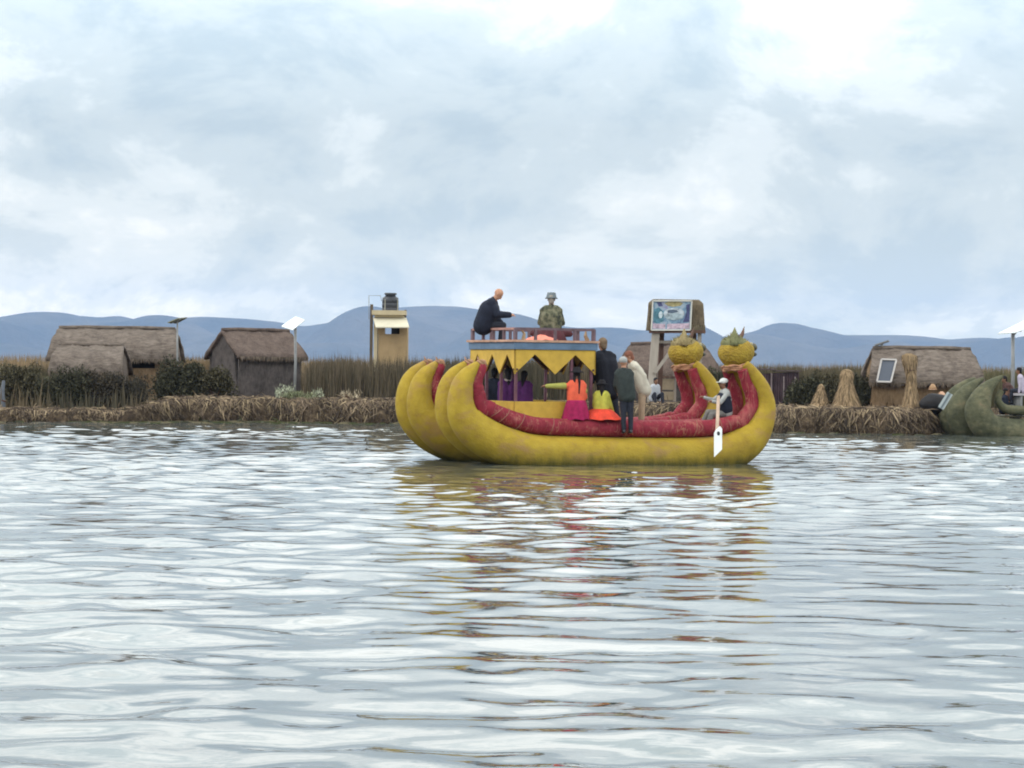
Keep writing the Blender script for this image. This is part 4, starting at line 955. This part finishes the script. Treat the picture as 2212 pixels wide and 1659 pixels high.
    if skirt:
        mt, r0, r1, h0, h1 = skirt; m = MB(); n = 48; V = []; fs = []
        for i in range(8):
            u = i / 7; r_ = r0 + (r1 - r0) * (u ** .7)
            for k in range(n):
                th = 2 * PI * k / n; rr_ = r_ * (1 + .06 * u * math.sin(11 * th + 1) + .03 * u * math.sin(17 * th)); V.append((rr_ * math.cos(th) * .9, rr_ * math.sin(th), h0 + (h1 - h0) * u + (.012 * math.sin(7 * th) if i == 7 else 0)))
        for i in range(7):
            for k in range(n): q2 = (k + 1) % n; fs.append((i * n + k, i * n + q2, (i + 1) * n + q2, (i + 1) * n + k))
        fs.append(tuple(range(n)))
        m.add(V, fs); m.build('skirt', mt, t, True)
    if hair:
        mt, kind = hair; m = MB()
        m.ell(H(-.024, 0, .045), (.102 * s, .088 * s, .096 * s), 16, 10, Mh)
        if kind == 'long': m.cap(H(-.05, 0, .0), H(-.09, 0, -.12), .085 * s, .06 * s); m.cap(H(-.09, 0, -.12), H(-.12, 0, -.34), .05 * s, .02 * s)
        if kind == 'braids':
            for sy in (-1, 1): m.cap(H(-.05, sy * .05, -.02), H(-.10, sy * .06, -.20), .035 * s, .025 * s); m.cap(H(-.10, sy * .06, -.20), H(-.14, sy * .05, -.42), .025 * s, .014 * s)
        if kind == 'short': m.cap(H(-.05, 0, -.02), H(-.06, 0, -.05), .075 * s, .06 * s)
        o = m.build('hair', mt, t, True)
    if hat:
        mt, kind = hat; m = MB()
        if kind == 'beanie': m.ell(H(-.014, 0, .062), (.112 * s, .098 * s, .090 * s), 18, 10, Mh); m.build('hat', mt, t, True)
        elif kind == 'cap':
            m.ell(H(-.012, 0, .058), (.112 * s, .096 * s, .082 * s), 18, 10, Mh); c = m.build('cap', mt, t, True); m = MB(); m.ell(H(.115, 0, .040), (.085 * s, .075 * s, .010 * s), 16, 6, Mh); m.build('visor', mt, c, True)
        elif kind == 'bucket': m.tube([H(-.01, 0, .02), H(-.01, 0, .05), H(-.01, 0, .10), H(-.01, 0, .15), H(-.01, 0, .155)], [.145 * s, .112 * s, .100 * s, .088 * s, .03 * s], 18); m.build('hat', mt, t, True)
        elif kind == 'brim': m.tube([H(-.02, 0, .045), H(-.02, 0, .06), H(-.02, 0, .075), H(-.02, 0, .13), H(-.02, 0, .165)], [.17 * s, .168 * s, .10 * s, .092 * s, .05 * s], 20); m.build('hat', mt, t, True)
    if scarf:
        m = MB(); c0 = nk + sp_ * .03 * s
        m.tube([c0 + Vector((math.cos(a * PI / 8), math.sin(a * PI / 8), 0)) * .085 * s for a in range(17)], .035 * s, 8, False); m.build('scarf', scarf, t, True)
    return t
def BW(x, y, z): q_ = BO + AX * x + PX * y; return Vector((q_.x, q_.y, z))
def atb(px_, yl, z):       # a point of the boat below photo column px_ on local plane yl
    a, _ = L(px_, 850, yl); return BW(a, yl, z)
navy = cloth('navy_fleece', (.012, .015, .028)); black = cloth('black_coat', (.012, .013, .020)); green = cloth('dark_green_jacket', (.030, .037, .035)); dkt = cloth('dark_trousers', (.020, .022, .032))
cream = cloth('cream_jacket', (.50, .46, .38), .12); tan = cloth('tan_trousers', (.34, .25, .17), .15); brown_sh = cloth('brown_boots', (.10, .06, .04))
camo = Mat('camouflage_cloth', .9, .2); camo.color(camo.ramp(camo.noise(9, (1, 1, 1), 3, .6), [(.38, (.035, .038, .030)), (.5, (.09, .09, .055)), (.62, (.16, .15, .10))])); camo = camo.m
maroonc = cloth('maroon_trousers', (.075, .022, .028)); orange = cloth('bright_orange_top', (.68, .11, .055), .12); magenta = cloth('magenta_skirt', (.27, .010, .062), .3)
lime = cloth('lime_blouse', (.47, .44, .07), .2); olive_sl = cloth('olive_lime_sleeve', (.30, .29, .07), .15); orsk = cloth('orange_red_skirt', (.60, .055, .028), .25); purple = cloth('purple_coat', (.075, .016, .095)); hairb = cloth('black_hair', (.012, .010, .012))
greyc = cloth('grey_hat', (.34, .34, .33), .12); white_c = cloth('pale_cap', (.62, .62, .60), .06); greysh = cloth('grey_jersey', (.33, .33, .32), .15); gb_hat = cloth('slate_hat', (.14, .16, .17), .2)
# 1 bald man leaning forward on the roof
q = LV(1046, 697, .30); w_ = BW(q.x, q.y, 2.57)
person('bald person in a navy jacket perched on the cabin roof railing, one arm stretched out', w_, R(-8), 1.0, .36, (.36, 0, .93), (.75, 0, -.75), (.75, 0, .75),
       {'l': ((.1, .25, -1), (.6, .1, -.6)), 'r': ((.55, -.12, -.8), (1, -.02, -.02))}, {'l': ((.8, .35, .0), (-.1, .0, -1)), 'r': ((.85, .0, -.02), (-.12, .05, -1))}, 'light', navy, dkt, bulk=.62, coat=.04)
# 2 camouflaged person on the roof
a = atb(1188, -.45, 2.57)
person('person in a camouflage jacket and slate hat sitting cross-legged on the cabin roof', a, R(86), .98, .20, (.12, 0, 1), (1, 0, -.2), None,
       {'l': ((.35, .28, -.9), (.8, -.3, .1)), 'r': ((.35, -.28, -.9), (.8, .3, .1))}, {'l': ((.7, .75, -.02), (.1, -1, -.1)), 'r': ((.7, -.75, -.02), (.15, 1, -.05))}, 'light', camo, maroonc, hat=(gb_hat, 'bucket'), hair=(cloth('grey_hair', (.25, .22, .19)), 'short'), bulk=.22, skirt=(maroonc, .22, .33, .24, .0))
m = MB(); V = []; 
for i in range(9):
    for k in range(24):
        th = 2 * PI * k / 24; r_ = .30 * (i / 8) * (1 + .12 * math.sin(3 * th) + .06 * math.sin(7 * th)); V.append((r_ * math.cos(th) * 1.1, r_ * math.sin(th) * .7, .11 * (1 - (i / 8) ** 1.5) + .014 * math.sin(5 * th + i)))
m.add(V, [(i * 24 + k, i * 24 + (k + 1) % 24, (i + 1) * 24 + (k + 1) % 24, (i + 1) * 24 + k) for i in range(8) for k in range(24)]); o = m.build('shawl', cloth('pink_shawl', (.75, .25, .18), .15), None, True); o.location = atb(1168, -.75, 2.57)
tag(o, 'crumpled pink and orange cloth lying on the roof deck beside the camouflage jacket', 'cloth')
# 3 tall person in black behind the cabin corner
a = atb(1312, -.62, DZ)
person('tall person in a long black coat leaning at the bow side corner of the cabin', a, R(112), 1.08, .97, (.02, .17, 1), (.9, .1, -.3), None,
       {'l': ((.2, .15, -1), (.5, -.1, -.8)), 'r': ((.3, -.12, -1), (.6, .1, -.7))}, {'l': ((0, .0, -1), (0, -.05, -1)), 'r': ((0, -.16, -1), (0, -.18, -1))}, 'light', black, dkt, hair=(cloth('brown_hair', (.16, .11, .07)), 'short'), bulk=.30, coat=.22)
# 4 person standing outboard on the hull
a = atb(1353, -1.84, .60)
person('person in a dark green jacket and grey knitted hat standing on the near hull', a, R(100), .90, .90, (.06, .12, 1), (.7, -.5, -.4), None,
       {'l': ((.3, .1, -1), (.6, -.3, -.5)), 'r': ((.35, -.2, -.9), (.5, .3, .3))}, {'l': ((.0, -.05, -1), (-.02, -.03, -1)), 'r': ((.02, -.03, -1), (-.02, -.02, -1))}, 'light', green, dkt, hat=(greyc, 'beanie'), bulk=.02, coat=.08)
# 5 cream jacket
a = atb(1386, -.55, DZ)
person('person in a cream jacket and tan trousers bending forward beside the dark green jacket', a, R(188), .95, .86, (.42, 0, .9), (.9, 0, -.45), (.4, 0, .9),
       {'l': ((-.75, .1, -.75), (-.1, 0, -1)), 'r': ((-.2, -.1, -1), (-.45, .1, -.8))}, {'l': ((.05, .04, -1), (.0, 0, -1)), 'r': ((-.02, -.04, -1), (.06, 0, -1))}, 'light', cream, tan, hair=(cloth('red_brown_hair', (.20, .08, .05)), 'short'), shoes=brown_sh, bulk=.16, coat=.12)
# 6 woman in orange and magenta
a = atb(1245, -1.50, .93)
person('woman in a bright orange top and magenta skirt with one arm stretched sideways', a, R(104), .92, .30, (-.02, 0, 1), (1, -.2, -.1), None,
       {'l': ((.05, 1, -.08), (.05, 1, .02)), 'r': ((.3, -.25, -1), (.8, .1, -.5))}, {'l': ((.9, .15, -.1), (.1, 0, -1)), 'r': ((.9, -.15, -.1), (.1, 0, -1))}, 'brown', orange, None, hair=(hairb, 'braids'), hat=(hairb, 'brim'), skirt=(magenta, .19, .29, .40, .0), poncho=olive_sl)
# 7 woman in lime and orange
a = atb(1299, -1.48, .93)
person('woman in a lime yellow blouse and spread orange red skirt sitting on the red gunwale', a, R(70), .80, .15, (.05, .0, 1), (.9, .4, -.2), None,
       {'l': ((.3, .25, -1), (.8, -.2, -.4)), 'r': ((.2, -.30, -1), (.6, -.1, -.8))}, {'l': ((.9, .15, -.1), (.1, 0, -1)), 'r': ((.9, -.15, -.1), (.1, 0, -1))}, 'brown', lime, None, hair=(hairb, 'long'), hat=(hairb, 'brim'), skirt=(orsk, .19, .43, .22, .0))
# 8 rower
qh = LV(1562, 838, -1.25); a = BW(qh.x + .08, -1.25, .74)
person('rower in a pale cap and dark vest sitting in the near bow with the oar', a, R(192), .88, .36, (.10, .02, 1), (1, .15, -.15), None,
       {'l': ((.6, .25, -.7), (.9, .35, .1)), 'r': ((.75, -.1, -.5), (.95, .15, .25))}, {'l': ((.8, .12, -.05), (.35, 0, -.8)), 'r': ((.8, -.15, .05), (.4, 0, -.8))}, 'brown', greysh, cloth('grey_trousers', (.16, .15, .14)), hat=(white_c, 'cap'), hair=(hairb, 'short'))
rv = SC.objects  # vest over the jersey
vest = MB(); vq = Vector((0, 0, .36)); 
for sy in (-1, 1): vest.cap(Vector((.02, sy * .07, .42)), Vector((.055, sy * .075, .66)), .145, .14, 14)
rower = [o_ for o_ in SC.objects if o_.name.startswith('person') and 'rower' in o_.get('label', '')][0]
o = vest.build('vest', navy, rower); remesh(o, .015, 2)
# 9-11 seated inside the cabin
for px_, yl, c, lb, rz_, hr in ((1067, .55, navy, 'person in navy blue sitting inside the cabin, nearest the stern', 70, 'short'), (1097, .05, purple, 'person in purple with a pale scarf sitting in the middle of the cabin', 95, 'long'), (1131, -.35, purple, 'person in purple without a scarf sitting inside the cabin near its corner post', 60, 'long')):
    a = atb(px_, yl, 1.155)
    person(lb, a, R(rz_), .88 if px_ != 1131 else .82, .10, (.05, 0, 1), (1, .1, -.1), None, None, {'l': ((1, .1, 0), (.1, 0, -1)), 'r': ((1, -.1, 0), (.1, 0, -1))}, 'brown', c, dkt, hair=(hairb, hr), bulk=.2, scarf=cloth('pale_scarf', (.35, .30, .27)) if px_ == 1097 else None)
# 12 person seated on the shore by the sign tower
q = P(1412, 880, 88.2)
person('person in a pale grey top crouching on the shore under the sign tower', (q.x, 88.2, .80), R(-60), .85, .22, (.2, 0, 1), (1, 0, -.3), None, None, {'l': ((.8, .2, .5), (.1, 0, -1)), 'r': ((.8, -.2, .5), (.1, 0, -1))}, 'brown', cloth('pale_grey_top', (.36, .37, .40), .1), dkt, hair=(hairb, 'short'), grp='people on the shore and the moored boat')

# oar
top_ = BW(L(1552, 856, -1.75)[0], -1.75, L(1552, 856, -1.75)[1]); bl = BW(L(1549, 930, -2.12)[0], -2.12, L(1549, 930, -2.12)[1]); en = BW(L(1549, 990, -2.22)[0], -2.22, L(1549, 988, -2.22)[1])
t = thing('oar', 'long wooden oar with a white blade held upright beside the rower', 'oar', en); m = MB(); m.tube([top_ - en, bl - en, (bl - en).lerp(Vector((0, 0, 0)), .15)], [.035, .04, .035], 10); m.build('shaft', simple('pale_oar_wood', (.46, .33, .25), .2), t, True)
ax_ = (bl - en).normalized(); sd_ = AX.copy(); m = MB(); hw_ = .092; Lb = (bl - en).length * 1.05
pl = [(-hw_, 0), (hw_ * .95, .16), (hw_ * 1.0, Lb), (hw_ * .45, Lb + .06), (-hw_ * .55, Lb - .02), (-hw_, Lb * .85)]
nb = ax_.cross(sd_).normalized(); nb = nb if nb.dot(Vector((0, -1, 0))) > 0 else -nb
m.prism(pl, .036, .056, lambda u, v_, w2: sd_ * u + ax_ * v_ + nb * w2); m.build('blade', M_white, t)
m = MB(); m.ell(ax_ * (Lb - .1) + nb * .06, (.035, .02, .045), 10, 6); m.build('bolt', M_blackp, t)

# ------------------------------------------------------------------ moored olive reed boat at the right edge
MO = Mat('weathered_reed_bundle', .85, .2)
MO.color(MO.ramp(MO.noise(2.2, (1, 1, 1.3), 6, .65), [(.3, (.040, .043, .026)), (.5, (.085, .085, .050)), (.62, (.13, .12, .07)), (.75, (.19, .13, .085))])); MO.bump(MO.noise(7, (.3, 1, 1.6), 5), .8, .04); MO = MO.m
BO2 = P(2160, 943, 84.0); BO2.z = 0
mb2 = thing('reed_boat', 'weathered olive green reed boat moored at the right edge with curved stern tips', 'boat', BO2, TH)
OUT2 = [(2164, 810, 4), (2142, 817, 10), (2118, 831, 18), (2099, 853, 25), (2088, 882, 28), (2092, 912, 30), (2108, 940, 31), (2135, 957, 31), (2175, 965, 31), (2230, 967, 31), (2300, 967, 31), (2400, 967, 31), (2480, 965, 31), (2540, 955, 30), (2580, 930, 28), (2600, 890, 24), (2600, 850, 14), (2590, 830, 5)]
OUT2b = [(2156, 838, 6), (2148, 853, 7), (2147, 868, 8), (2160, 885, 9), (2190, 893, 10), (2300, 895, 10), (2500, 895, 10), (2560, 880, 9), (2575, 850, 7)]
for i, yb_ in enumerate((0, 1.12, 1.62)):
    bundle(mb2, [(x, y + (5 if i else 0), r_) for x, y, r_ in OUT2], yb_, MO, MO, BO2, 0, px=67.5, red=False, bind=False)
    if i == 0:
        bundle(mb2, [(x + 4, y + 3, r_) for x, y, r_ in OUT2b], yb_ + .02, MO, MO, BO2, 0, px=67.5, red=False, bind=False, name='gunwale_roll')
m = MB(); a0_ = L(2170, 893, .3, BO2)
for i in range(30): m.box((a0_[0] + .1 + i * .18, 1.1, .62), (.17, 2.0, .05))
m.build('deck', simple('olive_deck', (.10, .09, .06), .3), mb2)
m = MB(); a0_ = L(2196, 850, .2, BO2)
m.box((a0_[0] + .9, .35, 1.33), (1.8, .5, .07)); m.build('bench', simple('pale_bench', (.36, .34, .36), .15), mb2)
for dx_ in (.15, 1.6):
    m = MB(); m.box((a0_[0] + dx_, .35, .97), (.08, .42, .66)); m.build('bench_leg', M_metal, mb2)
def at2(px_, yl, z): a, _ = L(px_, 870, yl, BO2); q_ = BO2 + AX * a + PX * yl; return Vector((q_.x, q_.y, z))
person('person in dark clothes sitting low in the stern of the moored olive boat', at2(2168, .55, .65), R(-20), .85, .18, (.1, .1, 1), (1, .2, -.3), None, None, {'l': ((.85, .2, .45), (.25, 0, -1)), 'r': ((.85, -.2, .45), (.25, 0, -1))}, 'brown', navy, dkt, hair=(hairb, 'short'), bulk=.25, grp='people on the shore and the moored boat')
person('person in a reddish brown coat bending by the pole on the moored olive boat', at2(2186, 1.2, .65), R(200), .88, .62, (.5, 0, .85), (1, 0, -.5), None, None, None, 'brown', cloth('red_brown_coat', (.085, .045, .04)), dkt, hair=(hairb, 'short'), bulk=.15, grp='people on the shore and the moored boat')
person('person in a pale lilac top sitting on the bench of the moored olive boat', at2(2210, .35, 1.33), R(170), .88, .16, (.25, 0, 1), (1, 0, -.3), None, None, {'l': ((1, .1, 0), (.1, 0, -1)), 'r': ((1, -.1, 0), (.1, 0, -1))}, 'brown', cloth('lilac_top', (.38, .34, .42), .1), dkt, hair=(hairb, 'short'), grp='people on the shore and the moored boat')
# floating weed and drifting straw near the shore
def weed():
    x = random.choice([random.uniform(14.5, 19), random.uniform(-14, -7.5), random.uniform(-20, 19)]); y = shore(x) - abs(random.gauss(0, .9)) - .1
    return (x, y, .02), (random.gauss(0, 1), random.gauss(0, .5), .05), random.uniform(.1, .5), .06, random.choice([(.045, .05, .02), (.05, .05, .03), (.12, .10, .06)]), .02
tag(strands('floating_weed', 700, weed, M_strand), kind='stuff')
